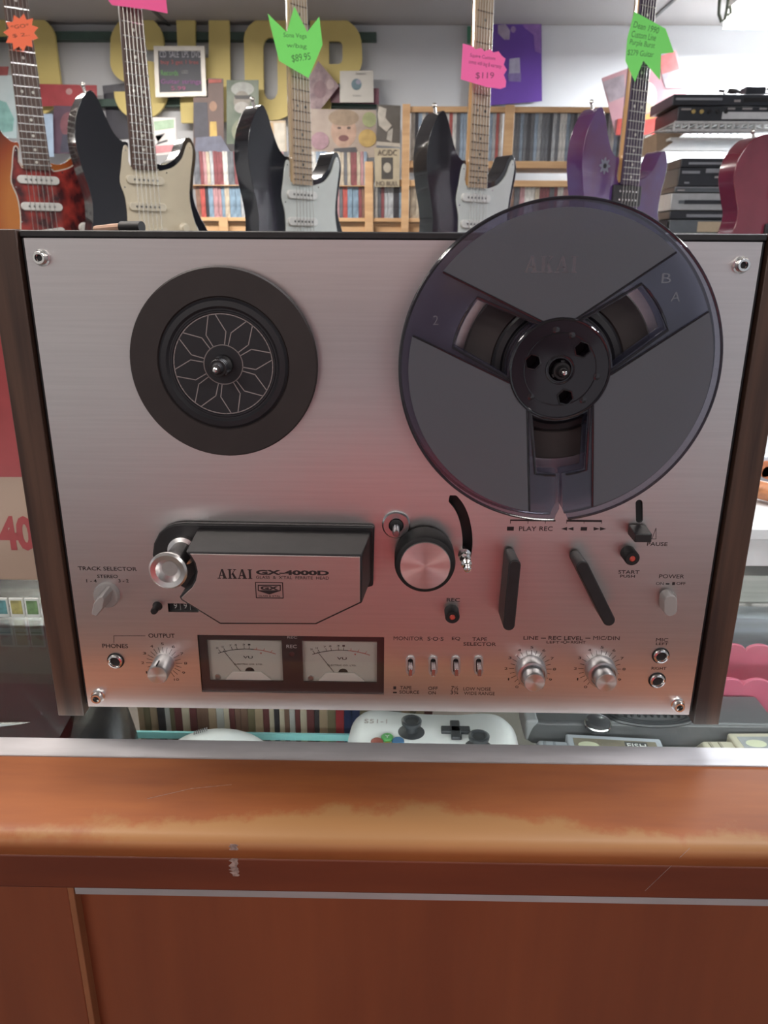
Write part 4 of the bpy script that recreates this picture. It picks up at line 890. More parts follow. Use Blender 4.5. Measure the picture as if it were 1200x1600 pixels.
    MB().cyl((-.100+(.02 if outline else 0), .022, (.020 if outline else .133)), (-.104+(.02 if outline else 0), .022, (.036 if outline else .147)), .0035, .003, 14).build('strap_button', NICKEL, t); MB().ball((-.1045+(.02 if outline else 0), .022, (.038 if outline else .150)), .005, n=12).build('strap_knob', NICKEL, t)
    return t
BLK = gloss('black_lacquer', (.006, .007, .012))
MAPLE = gloss('maple_gloss', (.56, .40, .22), var=.12, stretch=(6, 6, .6)); MAPLEF = mat('maple_board', (.43, .32, .22), .35, var=.12, scale=20, stretch=(6, 6, .6)); MAPLES = gloss('amber_maple', (.60, .33, .12), var=.12, stretch=(6, 6, .6))
ROSE = mat('rosewood_board', (.105, .060, .048), .5, col2=(.06, .035, .03), scale=30, stretch=(8, 8, .5)); DARKB = mat('dark_violet_board', (.055, .035, .070), .4, var=.3, scale=30, stretch=(8, 8, .5))
FRET = mat('fret_wire', (.62, .60, .58), .25, 1.); DFRET = mat('dark_fret_line', (.14, .09, .06), .5)
PEARL = mat('pearl_dot', (.6, .58, .52), .3); BDOT = mat('black_dot', (.02, .02, .02), .4)
WPK = mat('white_pickup', (.62, .62, .60), .3); CPK = mat('cream_pickup', (.60, .55, .44), .3)
CREAM = mat('cream_guard', (.56, .50, .38), .28, coat=.6, var=.04); WHITEG = mat('white_guard', (.52, .55, .53), .28, coat=.6, var=.04)
TORT = mat('tortoise_guard', (.30, .035, .028), .22, coat=1., col2=(.05, .010, .012), scale=22, stretch=(1.4, 1, 1), lo=.38, hi=.6, detail=5)
def burst():
    g = G('sunburst_lacquer'); tc = g.new('ShaderNodeTexCoord'); sp = g.new('ShaderNodeVectorMath', operation='LENGTH'); mp = g.new('ShaderNodeMapping'); mp.inputs['Location'].default_value = (-.0, 0, .08); mp.inputs['Scale'].default_value = (1.15, .2, .78)
    g.link(tc.outputs['Object'], mp.inputs[0]); g.link(mp.outputs[0], sp.inputs[0]); cr = g.new('ShaderNodeValToRGB'); g.link(sp.outputs['Value'], cr.inputs[0])
    e = cr.color_ramp.elements; e[0].position = .08; e[0].color = (.42, .15, .035, 1); e[1].position = .16; e[1].color = (.03, .008, .006, 1); n = e.new(.125); n.color = (.26, .05, .015, 1)
    g.link(cr.outputs[0], g.b.inputs['Base Color']); g.b.inputs['Roughness'].default_value = .18; g.b.inputs['Coat Weight'].default_value = 1; return g.m
PUR = gloss('purple_lacquer', (.085, .045, .175), col2=(.090, .025, .085)); REDL = gloss('dark_red_lacquer', (.16, .022, .040), col2=(.10, .014, .028))
GS = [
 guitar(57, 263, 1.37, math.radians(34), 'sunburst electric guitar with tortoiseshell pickguard at the far left', burst(), TORT, ROSE, MAPLES, FRET, PEARL, WPK, rim=mat('white_rim', (.55, .52, .45), .4)),
 guitar(224, 263, 1.36, math.radians(42), 'black electric guitar with cream pickguard and dark rosewood neck', BLK, CREAM, ROSE, ROSE, FRET, PEARL, CPK),
 guitar(469, 286, 1.35, math.radians(50), 'black electric guitar with white pickguard and maple neck under the green crown tag', BLK, WHITEG, MAPLEF, MAPLE, DFRET, BDOT, WPK),
 guitar(742, 291, 1.38, math.radians(39), 'black electric guitar with white pickguard and maple neck under the pink cloud tag', BLK, WHITEG, MAPLEF, MAPLES, DFRET, BDOT, WPK),
 guitar(979, 286, 1.37, math.radians(34), 'purple electric guitar with black pickups and dark violet fingerboard', PUR, None, DARKB, MAPLES, FRET, PEARL, BLACKP, style='hum'),
 guitar(1239, 240, 1.22, math.radians(20), 'dark red electric guitar cut off by the right edge', REDL, None, ROSE, ROSE, FRET, PEARL, BLACKP, style='hum', outline=LP),
]
# flower sticker on the purple guitar
fl = MB(); pts = []
for i in range(48): a = 2*PI*i/48; r = .0135+.0035*math.cos(8*a); pts.append((-.073+r*math.cos(a), .030+r*math.sin(a)))
fl.prism(pts, -.0006, .0003); f = fl.build('flower_sticker', mat('grey_sticker', (.17, .17, .22), .5), GS[4], label='grey flower sticker'); MB().lathe((-.073, .030), [(.005, .0005), (.005, .0010), (0, .0010)], 16).build('sticker_eye', BLACKM, f)
for x, z in ((.035, -.026), (.035, -.112)): pass
# rack under the guitars
rk = thing('guitar_rack', 'long wooden rack carrying the row of guitars behind the counter', 'rack', (0, 1.28, FL))
RW = mat('rack_wood', (.22, .13, .08), .5, var=.3, stretch=(1, 6, 6))
base_z = min(g_.location.z-COUNTER-g_['_b'] for g_ in GS)-.02
MB().box(-1.15, 1.15, 1.15, 1.60, base_z-.03, base_z).build('rack_board', RW, rk)
for sx in (-1.1, 0, 1.1):
    for yy in (1.18, 1.56): MB().box(sx-.025, sx+.025, yy-.02, yy+.02, FL, base_z-.03).build('leg', RW, rk)
for g_ in GS:
    gx, gy, gz = g_.location; gz -= COUNTER+g_['_b']; del g_['_b']
    MB().box(gx-.05, gx+.08, gy-.03, gy+.09, base_z, gz-.001).build('cradle', BLACKM, rk)

# paper tags clipped to the necks
def tag(poly, Y, col, lab, lines, name='price_tag'):
    P_ = [tuple(at(a, b, Y)[[0, 2]]) for a, b in poly]; nm = lab.split()[0]+lab.split()[1]
    cs_ = np.array(P_); t = thing(name, lab, 'price tag', (float(cs_[:, 0].mean()), Y, float(cs_[:, 1].min())))
    MB().prism(P_, Y-.0004, Y).build('paper', mat('paper_'+nm, col, .65, var=.03, scale=8), t, smooth=False)
    m_ = MB()
    for st, x0, y0, x1, y1, sl in lines:
        a, b = at(x0, y1, Y), at(x1, y0, Y); c_ = Matrix.Translation(((a[0]+b[0])/2, 0, (a[2]+b[2])/2)); M = c_ @ Matrix.Rotation(sl, 4, 'Y') @ c_.inverted()
        text(m_, st, a[0], b[0], a[2], b[2], Y-.0004, M=M)
    if lines: m_.build('handwriting', mat('pen_'+nm, tuple(c*.22 for c in col), .6), t, smooth=False)
    return t
star = [(33+(28 if i % 2 == 0 else 20)*math.cos(2*PI*i/22+.3), 51+(30 if i % 2 == 0 else 22)*math.sin(2*PI*i/22+.3)) for i in range(22)]
tag(star, 1.33, (.85, .16, .07), 'orange starburst price tag on the neck of the sunburst guitar', [('*GO*', 17, 38, 45, 44, -.1), ('$ 2..', 20, 52, 46, 58, -.1)])
tag([(167, -40), (255, -44), (262, 21), (225, 14), (175, 8), (169, 0)], 1.33, (.87, .10, .32), 'pink price tag cut off by the top edge on the rosewood neck', [])
tag([(418, 21), (448, 50), (460, 10), (480, 50), (499, 26), (504, 70), (482, 122), (449, 103), (436, 95)], 1.30, (.17, .70, .13), 'green crown shaped price tag on the third guitar neck', [('Sona Vega', 443, 52, 479, 61, .05), ('w/bag', 448, 68, 479, 77, .05), ('$89.95', 456, 84, 485, 97, -.12)])
sc_ = [(723, 68), (738, 72), (743, 77), (752, 75), (757, 80), (766, 77), (771, 82), (779, 80), (784, 87), (790, 92), (787, 101), (792, 109), (787, 117), (791, 127), (790, 136), (782, 139), (760, 136), (720, 124)]
tag(sc_, 1.33, (.88, .13, .38), 'pink cloud edged price tag on the fourth guitar neck', [('Squire Custom', 734, 86, 774, 93, .12), ('comes with bag & warranty', 732, 97, 784, 105, .14), ('$119', 743, 113, 772, 124, 0)])
tag([(991, 18), (1040, 45), (1053, 82), (1033, 84), (1031, 125), (1005, 95), (992, 128), (977, 95), (980, 60)], 1.325, (.17, .68, .13), 'green ribbon shaped price tag on the purple guitar neck', [('Dean 1990', 989, 38, 1031, 48, .22), ('Custom Line', 986, 51, 1026, 61, .15), ('Purple Burst', 983, 64, 1024, 75, .13), ('$279 Guitar', 980, 79, 1022, 89, .08)])

# ------------------------------------------------------------------ the back wall
def quad(pts, Y): return [tuple(float(v) for v in at(a, b, Y)[[0, 2]]) for a, b in pts]
YEL = mat('faded_yellow_board', (.60, .49, .18), .6, var=.08, scale=6)
GRN = mat('dark_green_rail', (.045, .085, .070), .6, var=.2)
LY = 3.29
def letter(loops, lab):
    t = MB(); plate(t, [quad(l, LY) for l in loops], LY, LY+.018); return t.build('sign_letter', YEL, None, label=lab, cat='sign letter', bevel=.002, seg=1)
def arcp(cx, cy, rx, ry, a0, a1, n=10): return [(cx+rx*math.cos(math.radians(a0+(a1-a0)*i/n)), cy-ry*math.sin(math.radians(a0+(a1-a0)*i/n))) for i in range(n+1)]
letter([[(-40, 22), (40, 22)]+arcp(40, 62, 46, 40, 90, 0)+arcp(48, 140, 48, 42, 0, -90)+[(-40, 182)], [(-8, 56), (30, 56)]+arcp(34, 76, 20, 20, 90, 0)+arcp(40, 130, 22, 22, 0, -90)+[(-8, 152)]], 'big yellow rounded wooden letter D at the left end of the wall')
def sletter():
    o = arcp(214, 68, 42, 46, 0, 180, 16)+[(172, 88)]+arcp(206, 96, 34, 34, 180, 250, 6)+[(222, 130)]+arcp(218, 146, 12, 10, 60, -90, 6)+arcp(216, 146, 12, 12, -90, -180, 4)+[(204, 143), (178, 143)]+arcp(220, 143, 42, 44, 180, 360, 16)+[(262, 132)]+arcp(226, 128, 36, 34, 0, 70, 6)+[(212, 92)]+arcp(214, 76, 12, 12, 240, 90, 6)+arcp(216, 74, 13, 10, 90, 0, 4)+[(230, 78), (256, 78)]
    return o
letter([sletter()], 'big yellow wooden letter S behind the rosewood guitar neck')
letter([[(275, 25), (305, 25), (305, 90), (326, 90), (326, 25), (358, 25), (361, 190), (328, 190), (328, 124), (306, 124), (302, 192), (283, 192)]], 'big yellow wooden letter H behind the chalkboard')
letter([arcp(422, 60, 41, 34, 180, 0, 10)+arcp(424, 154, 41, 34, 0, -180, 10), arcp(422, 74, 11, 16, 180, 0, 8)+arcp(423, 140, 11, 16, 0, -180, 8)], 'big yellow wooden letter O behind the green crown tag')
letter([[(484, 30), (540, 30)]+arcp(530, 70, 35, 40, 60, 0, 5)+arcp(532, 90, 34, 40, 0, -90, 8)+[(517, 130), (517, 194), (488, 194)], [(514, 64), (530, 64)]+arcp(528, 72, 7, 8, 60, 0, 3)+arcp(528, 92, 7, 8, 0, -90, 4)+[(514, 100)]], 'big yellow wooden letter P at the right end of the sign')
for y0, y1, x1, nm in ((50, 62, 588, 'upper'), (156, 166, 590, 'lower')):
    a, b = at(-60, y1, 3.31), at(x1, y0, 3.31)
    MB().box(a[0], b[0], 3.31, 3.36, (a[2]+at(x1, y1, 3.31)[2])/2, b[2]).build('sign_rail', GRN, None, label=f'{nm} dark green batten behind the yellow letters', cat='batten')
def sheet(name, lab, cat, pts, Y, col, shapes=(), th=.003, var=.2, scale=20, rough=.45, frame=None, col2=None, textl=()):
    P_ = quad(pts, Y); cs_ = np.array(P_); nm = lab.replace(' ', '_')[:40]
    t = thing(name, lab, cat, (float(cs_[:, 0].mean()), Y, float(cs_[:, 1].min())))
    MB().prism(P_, Y, Y+th).build('sheet', mat('sheet_'+nm, col, rough, var=var, scale=scale, col2=col2), t, smooth=False)
    for i, (pp, cc) in enumerate(shapes):
        MB().prism(quad(pp, Y), Y-.0008-.0003*i, Y).build('printed_shape', mat('ink_%d_%d_%d' % tuple(int(v*100) for v in cc), cc, .5, var=.25, scale=30), t, smooth=False)
    if frame: 
        m_ = MB(); plate(m_, [offset(P_, .006), offset(P_, -.012)], Y-.008, Y); m_.build('frame', frame, t, bevel=.001)
    for st, x0, y0, x1, y1, cc in textl:
        a, b = at(x0, y1, Y), at(x1, y0, Y); m_ = MB(); text(m_, st, a[0], b[0], a[2], b[2], Y-.002, t=.0006); m_.build('lettering', mat('txt_%d_%d_%d' % tuple(int(v*100) for v in cc), cc, .6), t, smooth=False)
    return t
el = lambda cx, cy, rx, ry, n=20: [(cx+rx*math.cos(2*PI*i/n), cy+ry*math.sin(2*PI*i/n)) for i in range(n)]
SILV = mat('silver_frame', (.42, .40, .37), .4, .5)
sheet('chalkboard', 'framed chalkboard with coloured chalk writing in front of the letters', 'chalkboard', [(243, 75), (318, 75), (321, 148), (246, 150)], 3.24, (.035, .038, .055), frame=SILV, textl=[
    ('CD  SALE  LPS  DVD', 250, 80, 314, 90, (.45, .45, .5)), ('buy 3 get 1 free', 252, 94, 310, 102, (.45, .12, .12)), ('Records', 252, 110, 278, 118, (.15, .4, .12)), ('USED', 284, 110, 294, 115, (.35, .35, .35)), ('Guitar strings', 252, 124, 314, 133, (.35, .12, .35)), ('5.99', 268, 135, 290, 141, (.45, .12, .25))])
sheet('record_sleeve', 'red record sleeve on the wall between the letters D and S', 'record sleeve', [(58, 131), (151, 133), (152, 165), (60, 166)], 3.25, (.34, .05, .06), [(el(108, 143, 5, 5), (.5, .3, .3))])
sheet('record_sleeve', 'dark tilted record sleeve behind the left horn of the cream guard guitar', 'record sleeve', [(160, 134), (212, 128), (218, 215), (170, 218)], 3.35, (.035, .035, .05), [([(160, 134), (212, 128), (213, 140), (162, 146)], (.12, .12, .14))])
sheet('record_sleeve', 'dark red record sleeve behind the sunburst guitar neck', 'record sleeve', [(84, 165), (130, 166), (132, 240), (80, 240)], 3.24, (.10, .06, .09), [(el(108, 195, 14, 20), (.2, .08, .1)), ([(98, 210), (120, 210), (124, 238), (94, 238)], (.06, .06, .09))])
sheet('record_sleeve', 'pale blue record sleeve behind the tortoiseshell guitar horn', 'record sleeve', [(62, 178), (82, 178), (84, 245), (60, 245)], 3.2, (.32, .42, .55))
sheet('poster', 'misty teal and white poster at the far left edge', 'poster', [(-60, 116), (26, 118), (26, 216), (-60, 216)], 3.2, (.50, .56, .58), [([(-20, 150), (10, 160), (22, 185), (20, 205), (-20, 210)], (.22, .42, .40)), ([(-60, 104), (14, 104), (12, 118), (-60, 118)], (.28, .07, .07))], col2=(.3, .42, .45), scale=5)
sheet('record_sleeve', 'white record sleeve with dark zigzag and green print beside the rosewood neck', 'record sleeve', [(238, 183), (274, 184), (276, 240), (240, 243)], 3.1, (.58, .55, .54), [([(240, 190), (272, 186), (272, 200), (242, 204)], (.30, .42, .30)), ([(243, 212), (258, 208), (247, 222), (262, 218), (262, 221), (243, 227), (255, 212), (243, 215)], (.05, .05, .06)), ([(240, 228), (274, 226), (275, 236), (240, 240)], (.45, .2, .22))])
sheet('magazine', 'dark magazine with a yellow dressed figure left of the third guitar', 'magazine', [(325, 122), (349, 123), (350, 243), (302, 240), (302, 152), (325, 152)], 3.20, (.11, .06, .05), [(el(333, 166, 6, 8), (.35, .20, .13)), ([(328, 190), (338, 190), (340, 224), (328, 226)], (.55, .38, .10)), ([(303, 160), (324, 160), (326, 215), (303, 215)], (.05, .05, .07)), ([(306, 215), (345, 212), (362, 240), (304, 240)], (.13, .14, .20)), ([(326, 124), (346, 124), (346, 129), (326, 130)], (.4, .08, .06))])
sheet('magazine', 'green magazine with a bearded face and cap above the third guitar horn', 'magazine', [(354, 125), (404, 125), (404, 225), (354, 225)], 3.19, (.12, .15, .11), [(el(379, 139, 18, 11), (.34, .36, .34)), (el(378, 158, 13, 16), (.24, .22, .19)), ([(366, 149), (392, 149), (390, 155), (368, 155)], (.04, .04, .04)), (el(378, 168, 12, 9), (.36, .35, .33)), (el(382, 205, 20, 20), (.20, .22, .15))], col2=(.05, .08, .05), scale=12)
sheet('record_sleeve', 'orange and white record sleeve behind the third guitar body', 'record sleeve', [(408, 190), (446, 188), (448, 242), (410, 243)], 3.12, (.42, .33, .22), [([(410, 192), (426, 192), (428, 240), (412, 240)], (.42, .27, .12)), ([(428, 192), (445, 192), (446, 238), (430, 238)], (.5, .47, .40))])
sheet('record_sleeve', 'mauve patterned square sleeve hanging diagonally under the letter P', 'record sleeve', [(497, 95), (530, 134), (484, 192), (478, 130)], 3.235, (.30, .21, .22), [(el(500, 140, 10, 14), (.22, .13, .15)), (el(516, 132, 6, 8), (.40, .30, .30))], col2=(.16, .10, .12), scale=26)
sheet('record_sleeve', 'white record sleeve with a small globe print standing on the green batten', 'record sleeve', [(531, 111), (583, 110), (584, 160), (531, 160)], 3.25, (.52, .50, .46), [(el(557, 132, 8, 9), (.14, .22, .26)), (el(560, 128, 4, 4), (.3, .3, .38))], var=.04, textl=[('Greatest', 556, 113, 572, 117, (.25, .25, .25)), ('Hits', 552, 148, 564, 151, (.3, .3, .3))])
sheet('record_sleeve', 'maroon record sleeve peeping out behind the globe sleeve', 'record sleeve', [(516, 135), (592, 138), (592, 163), (516, 160)], 3.27, (.16, .05, .08))
sheet('poster', 'poster of a laughing face with balloons beside the third guitar neck', 'poster', [(484, 170), (588, 172), (588, 246), (484, 246)], 3.19, (.36, .30, .25), [(el(537, 205, 20, 26), (.44, .29, .22)), (el(537, 184, 24, 13), (.30, .22, .15)), (el(537, 216, 8, 5), (.16, .06, .06)), (el(530, 200, 3, 2), (.1, .07, .06)), (el(545, 200, 3, 2), (.1, .07, .06)), (el(577, 187, 11, 12), (.30, .33, .16)), (el(574, 216, 14, 14), (.45, .31, .10)), (el(500, 220, 14, 14), (.33, .20, .24)), ([(522, 232), (556, 230), (562, 246), (520, 246)], (.06, .06, .07))], col2=(.28, .22, .19), scale=14)
sheet('photograph', 'black and white portrait of a dark haired person left of the pine shelf', 'photograph', [(589, 163), (626, 165), (625, 230), (588, 227)], 3.15, (.10, .09, .08), [([(592, 166), (604, 170), (602, 184), (612, 196), (604, 206), (592, 196), (590, 178)], (.48, .45, .40)), ([(606, 205), (614, 200), (612, 222), (604, 218)], (.42, .40, .36)), ([(589, 221), (625, 224), (625, 230), (588, 227)], (.50, .46, .40))])
sheet('poster', 'small cream band poster above the disc rows', 'poster', [(585, 231), (625, 232), (624, 292), (586, 292)], 3.0-.012, (.36, .31, .22), [([(596, 246), (614, 246), (614, 280), (596, 280)], (.05, .045, .04)), (el(605, 262, 6, 8), (.35, .32, .26))], textl=[('AC/DC', 590, 234, 620, 243, (.08, .06, .05)), ('NO BULL', 588, 283, 622, 290, (.08, .06, .05))])
sheet('poster', 'deep purple poster with pale shapes high on the wall', 'poster', [(738, 40), (846, 33), (847, 158), (762, 165), (736, 168)], 3.34, (.115, .045, .30), [([(778, 39), (790, 38), (797, 48), (796, 62), (788, 62), (778, 52)], (.36, .30, .40)), ([(796, 92), (812, 90), (813, 114), (795, 115)], (.34, .32, .42)), ([(793, 115), (814, 114), (814, 128), (795, 127)], (.20, .15, .33)), ([(815, 36), (845, 34), (845, 84), (836, 80), (834, 55), (820, 44)], (.24, .12, .38)), (el(802, 46, 4, 5), (.32, .22, .40))], var=.12, scale=6)
sheet('card', 'small green card left of the purple poster', 'card', [(730, 41), (737, 41), (737, 68), (730, 68)], 3.33, (.06, .22, .14))
sheet('record_sleeve', 'record sleeve with a glowing red and pink sunset behind the purple guitar neck', 'record sleeve', [(940, 122), (1056, 78), (1072, 140), (1072, 210), (962, 212)], 2.95, (.50, .30, .32), [([(942, 128), (975, 116), (978, 150), (952, 160)], (.36, .30, .34)), ([(1030, 88), (1054, 80), (1062, 110), (1034, 116)], (.52, .15, .15)), ([(1034, 116), (1062, 108), (1068, 138), (1040, 138)], (.34, .31, .34)), (el(1012, 150, 14, 22), (.75, .66, .58)), (el(1010, 168, 9, 8), (.78, .58, .34)), ([(965, 186), (1000, 182), (1040, 172), (1072, 176), (1072, 210), (962, 211)], (.50, .07, .06)), ([(1004, 180), (1030, 174), (1028, 183), (1006, 188)], (.68, .32, .10))], col2=(.44, .24, .28), scale=8)

# ------------------------------------------------------------------ pine shelves with discs
PINE = mat('pine', (.50, .32, .17), .5, col2=(.40, .24, .12), scale=6, stretch=(1, 8, 8), detail=4)
SY = 3.0
sh = thing('pine_shelf', 'long open pine shelf filled with disc cases along the back wall', 'shelf', (0, 3.1, FL))
def zpx(py, px=650): return float(at(px, py, SY)[2])
def xpx(px, py=240): return float(at(px, py, SY)[0])
def board(px0, px1, y0, y1, name='shelf_board', d0=SY, d1=3.22):
    MB().box(xpx(px0), xpx(px1), d0, d1, zpx(y1), zpx(y0)).build(name, PINE, sh, bevel=.0015)
def post(px0, px1, y0, y1, d0=SY-.01): MB().box(xpx(px0), xpx(px1), d0, d0+.03, zpx(y1), zpx(y0)).build('post', PINE, sh, bevel=.002)
board(628, 990, 251, 262); board(640, 990, 166, 175, 'top_rail', SY, 3.03); board(590, 990, 281, 291); board(250, 1010, 341, 347); 
board(250, 1010, 349, 366, 'apron', SY+.02, SY+.04)
for a, b, c, d in ((628, 640, 163, 400), (786, 800, 164, 262), (975, 989, 164, 400), (570, 583, 253, 400), (336, 350, 341, 400), (945, 960, 262, 400)): post(a, b, c, d)
board(250, 572, 290.2, 291.8)
for pxx in (629, 975): MB().box(xpx(pxx)-.0, xpx(pxx)+.03, 3.19, 3.22, FL, zpx(166)).build('rear_post', PINE, sh)
for pxx in (250, 570): MB().box(xpx(pxx), xpx(pxx)+.03, 3.19, 3.22, FL, zpx(255)).build('rear_post', PINE, sh)
for pxx in (250, 629, 975): MB().box(xpx(pxx), xpx(pxx)+.03, SY-.005, SY+.02, FL, zpx(366)).build('leg', PINE, sh)
DC = {'pale grey': (.40, .43, .46), 'white': (.58, .58, .56), 'black': (.04, .04, .05), 'pale blue': (.26, .34, .44), 'dark grey': (.13, .14, .16), 'red': (.42, .09, .08), 'cream': (.48, .42, .33), 'pink': (.42, .24, .26), 'blue': (.20, .30, .40), 'maroon': (.22, .07, .08), 'brown': (.20, .12, .09)}
DM = {}
def disc_row(px0, px1, zb, h, w0, w1, cols, place, d):
    x, xe = xpx(px0), xpx(px1)
    while x < xe:
        nm = random.choice(cols); wi = random.choice((0, 1, 2)); w = w0+(w1-w0)*wi/2; hh = h*random.choice((1, .985, 1.01))
        key = (nm, wi, round(h, 3), round(hh, 4))
        if key not in DM:
            m_ = MB().box(0, w-.0008, 0, d, 0, hh); bm_ = m_.bm; bmesh.ops.recalc_face_normals(bm_, faces=bm_.faces); me = bpy.data.meshes.new('disc_case'); bm_.to_mesh(me); bm_.free(); me.materials.append(mat('disc_case_'+nm.replace(' ', '_'), DC[nm], .3, var=.5, scale=70, stretch=(1, 1, .5))); DM[key] = me
        o = bpy.data.objects.new('disc_case', DM[key]); COL.objects.link(o); o.location = (x, SY+.012+random.uniform(0, .004), zb+COUNTER)
        props(o, f'{nm} disc case {place}', 'disc case', f'{nm} disc cases {place}'); x += w
low = ['pale grey', 'white', 'black', 'red', 'cream', 'pink', 'blue', 'maroon', 'brown', 'pale grey', 'dark grey']
up = ['pale grey', 'dark grey', 'pale blue', 'white', 'dark grey', 'pale blue', 'pale grey', 'white', 'black', 'white', 'cream', 'red']
disc_row(642, 784, zpx(251), .192, .0125, .0155, up, 'in the upper left bay of the pine shelf', .13)
disc_row(802, 972, zpx(251), .192, .0125, .0155, up[:-1], 'in the upper right bay of the pine shelf', .13)
disc_row(300, 569, zpx(290.2), .128, .014, .026, ['pink', 'pale grey', 'pale blue', 'cream', 'dark grey', 'white', 'maroon'], 'in the upper row left of the pine post', .14)
disc_row(300, 569, zpx(341), .128, .014, .026, low, 'in the lower row left of the pine post', .14)
disc_row(585, 626, zpx(341), .128, .014, .024, low, 'in the short row under the band poster', .14)
disc_row(642, 943, zpx(341), .128, .014, .024, low, 'in the lower row right of the pine post', .14)

# ------------------------------------------------------------------ players on the wire shelf at the right
EY = 2.55
def ex(px, py, Y=EY): return float(at(px, py, Y)[0])
def ez(px, py, Y=EY): return float(at(px, py, Y)[2])
BRN = mat('brown_black_case', (.045, .035, .035), .4, var=.2); SLV = mat('silver_case', (.50, .52, .54), .35, .4); SLT = mat('silver_strip', (.36, .38, .42), .3, .5); DKP = mat('player_dark', (.028, .032, .042), .35)
GREYC = mat('grey_player', (.13, .15, .17), .45)
def player(lab, px0, y0, y1, cm, fm, bits, Y=EY, w=.42, d=.26, name='disc_player'):
    x0 = ex(px0, (y0+y1)/2, Y); z0, z1 = ez(1130, y1, Y), ez(1130, y0, Y); z0 += .0006
    t = thing(name, lab, 'disc player', (x0+w/2, Y+d/2, z0))
    MB().box(x0, x0+w, Y+.012, Y+d, z0, z1).build('case', cm, t, bevel=.002)
    MB().box(x0-.001, x0+w+.001, Y, Y+.012, z0, z1).build('front_panel', fm, t, bevel=.003)
    for nm, a, b, c, e, m in bits:
        MB().box(x0+a*w, x0+b*w, Y-.003, Y, z0+c*(z1-z0), z0+e*(z1-z0)).build(nm, m, t, bevel=.0006)
    return t, x0, z0, z1
WHT = mat('white_label', (.72, .74, .76), .5); BEI = mat('beige_label', (.55, .45, .32), .6); GOLD = mat('gold_jack', (.6, .45, .18), .3, 1.)
player('slim black disc player on top of the upper stack at the right', 1052, 147, 165, BRN, DKP, [('disc_tray', .02, .40, .45, .65, SLT), ('button', .50, .55, .3, .5, GREYP), ('display', .58, .80, .3, .7, BLACKM), ('button', .84, .88, .35, .6, GREYP)])
t, x0, z0, z1 = player('black audio receiver with a white label on the wire shelf', 1060, 166, 190, BRN, DKP, [('front_label', .36, .75, .15, .62, WHT), ('button', .02, .10, .72, .85, GREYP), ('button', .40, .46, .78, .9, GREYP), ('button', .52, .60, .78, .9, GREYP), ('button', .66, .72, .78, .9, GREYP)])
for i in range(5): MB().lathe((x0+.05+i*.028, z0+.03), [(.007, -EY), (.007, -EY+.006), (.003, -EY+.007), (0, -EY+.004)], 14).build('jack', GOLD if i < 2 else BLACKM, t)
WIRE = mat('white_wire', (.62, .63, .64), .4)
ws = thing('wire_shelf', 'white wire shelf with brackets holding the upper stack', 'shelf', (1.5, 2.65, ez(1130, 206)))
wx0, wx1 = ex(1050, 200), ex(1050, 200)+.85; wz1, wz0 = ez(1130, 191.5), ez(1130, 205)
for zz in (wz1-.003, wz0): MB().cyl((wx0, EY-.02, zz), (wx1, EY-.02, zz), .005, n=8).build('front_wire', WIRE, ws)
m_ = MB()
for i in range(34): xx = wx0+i*.0255; m_.cyl((xx, EY-.02, wz0), (xx, EY-.02, wz1-.003), .0034, n=6); m_.cyl((xx, EY-.02, wz1-.004), (xx, EY+.32, wz1-.004), .002, n=6)
m_.build('wire_grid', WIRE, ws)
for yy in (EY+.1, EY+.2, EY+.32): MB().cyl((wx0, yy, wz1-.0065), (wx1, yy, wz1-.0065), .003, n=8).build('cross_wire', WIRE, ws)
MB().box(wx0, wx1, EY+.0, EY+.32, wz0-.028, wz0-.020).build('under_board', mat('white_board', (.60, .61, .60), .5), ws)
p = quad([(1026, 208), (1070, 208), (1032, 236), (1026, 236)], 2.6); MB().prism(p, 2.6, 2.84).build('wooden_bracket', mat('tan_wood', (.36, .26, .18), .6, var=.15), ws)
MB().box(wx0, wx1, 2.86, 2.89, wz0-.03, wz1).build('back_board', MC['white_board'], ws); MB().box(wx1-.03, wx1, 2.86, 3.36, wz0-.03, wz0).build('wall_arm', MC['white_board'], ws); MB().box(wx0, wx0+.03, 2.86, 3.36, wz0-.03, wz0).build('wall_arm', MC['white_board'], ws)
# cable and adapter on top
zt2 = ez(1130, 147)+.004
cb = thing('cable', 'coiled black cable and adapter on top of the slim player', 'cable', (ex(1175, 145), EY+.1, zt2))
pts = [(ex(1145, 150)+.02*i, EY+.08+.03*math.sin(i*1.3), zt2+.008+.020*abs(math.sin(i*1.1))) for i in range(10)]
MB().tube(smooth(pts, 5, closed=False), .006, 8).build('cable_coil', BLACKP, cb)
pts = [(ex(1150, 150)+.018*i, EY+.13+.03*math.cos(i*1.7), zt2+.010+.024*abs(math.cos(i*.9))) for i in range(10)]
MB().tube(smooth(pts, 5, closed=False), .005, 8).build('cable_coil', BLACKP, cb)
MB().box(ex(1168, 150), ex(1168, 150)+.07, EY+.02, EY+.07, zt2-.002, zt2+.024).build('adapter', DKP, cb, bevel=.003)
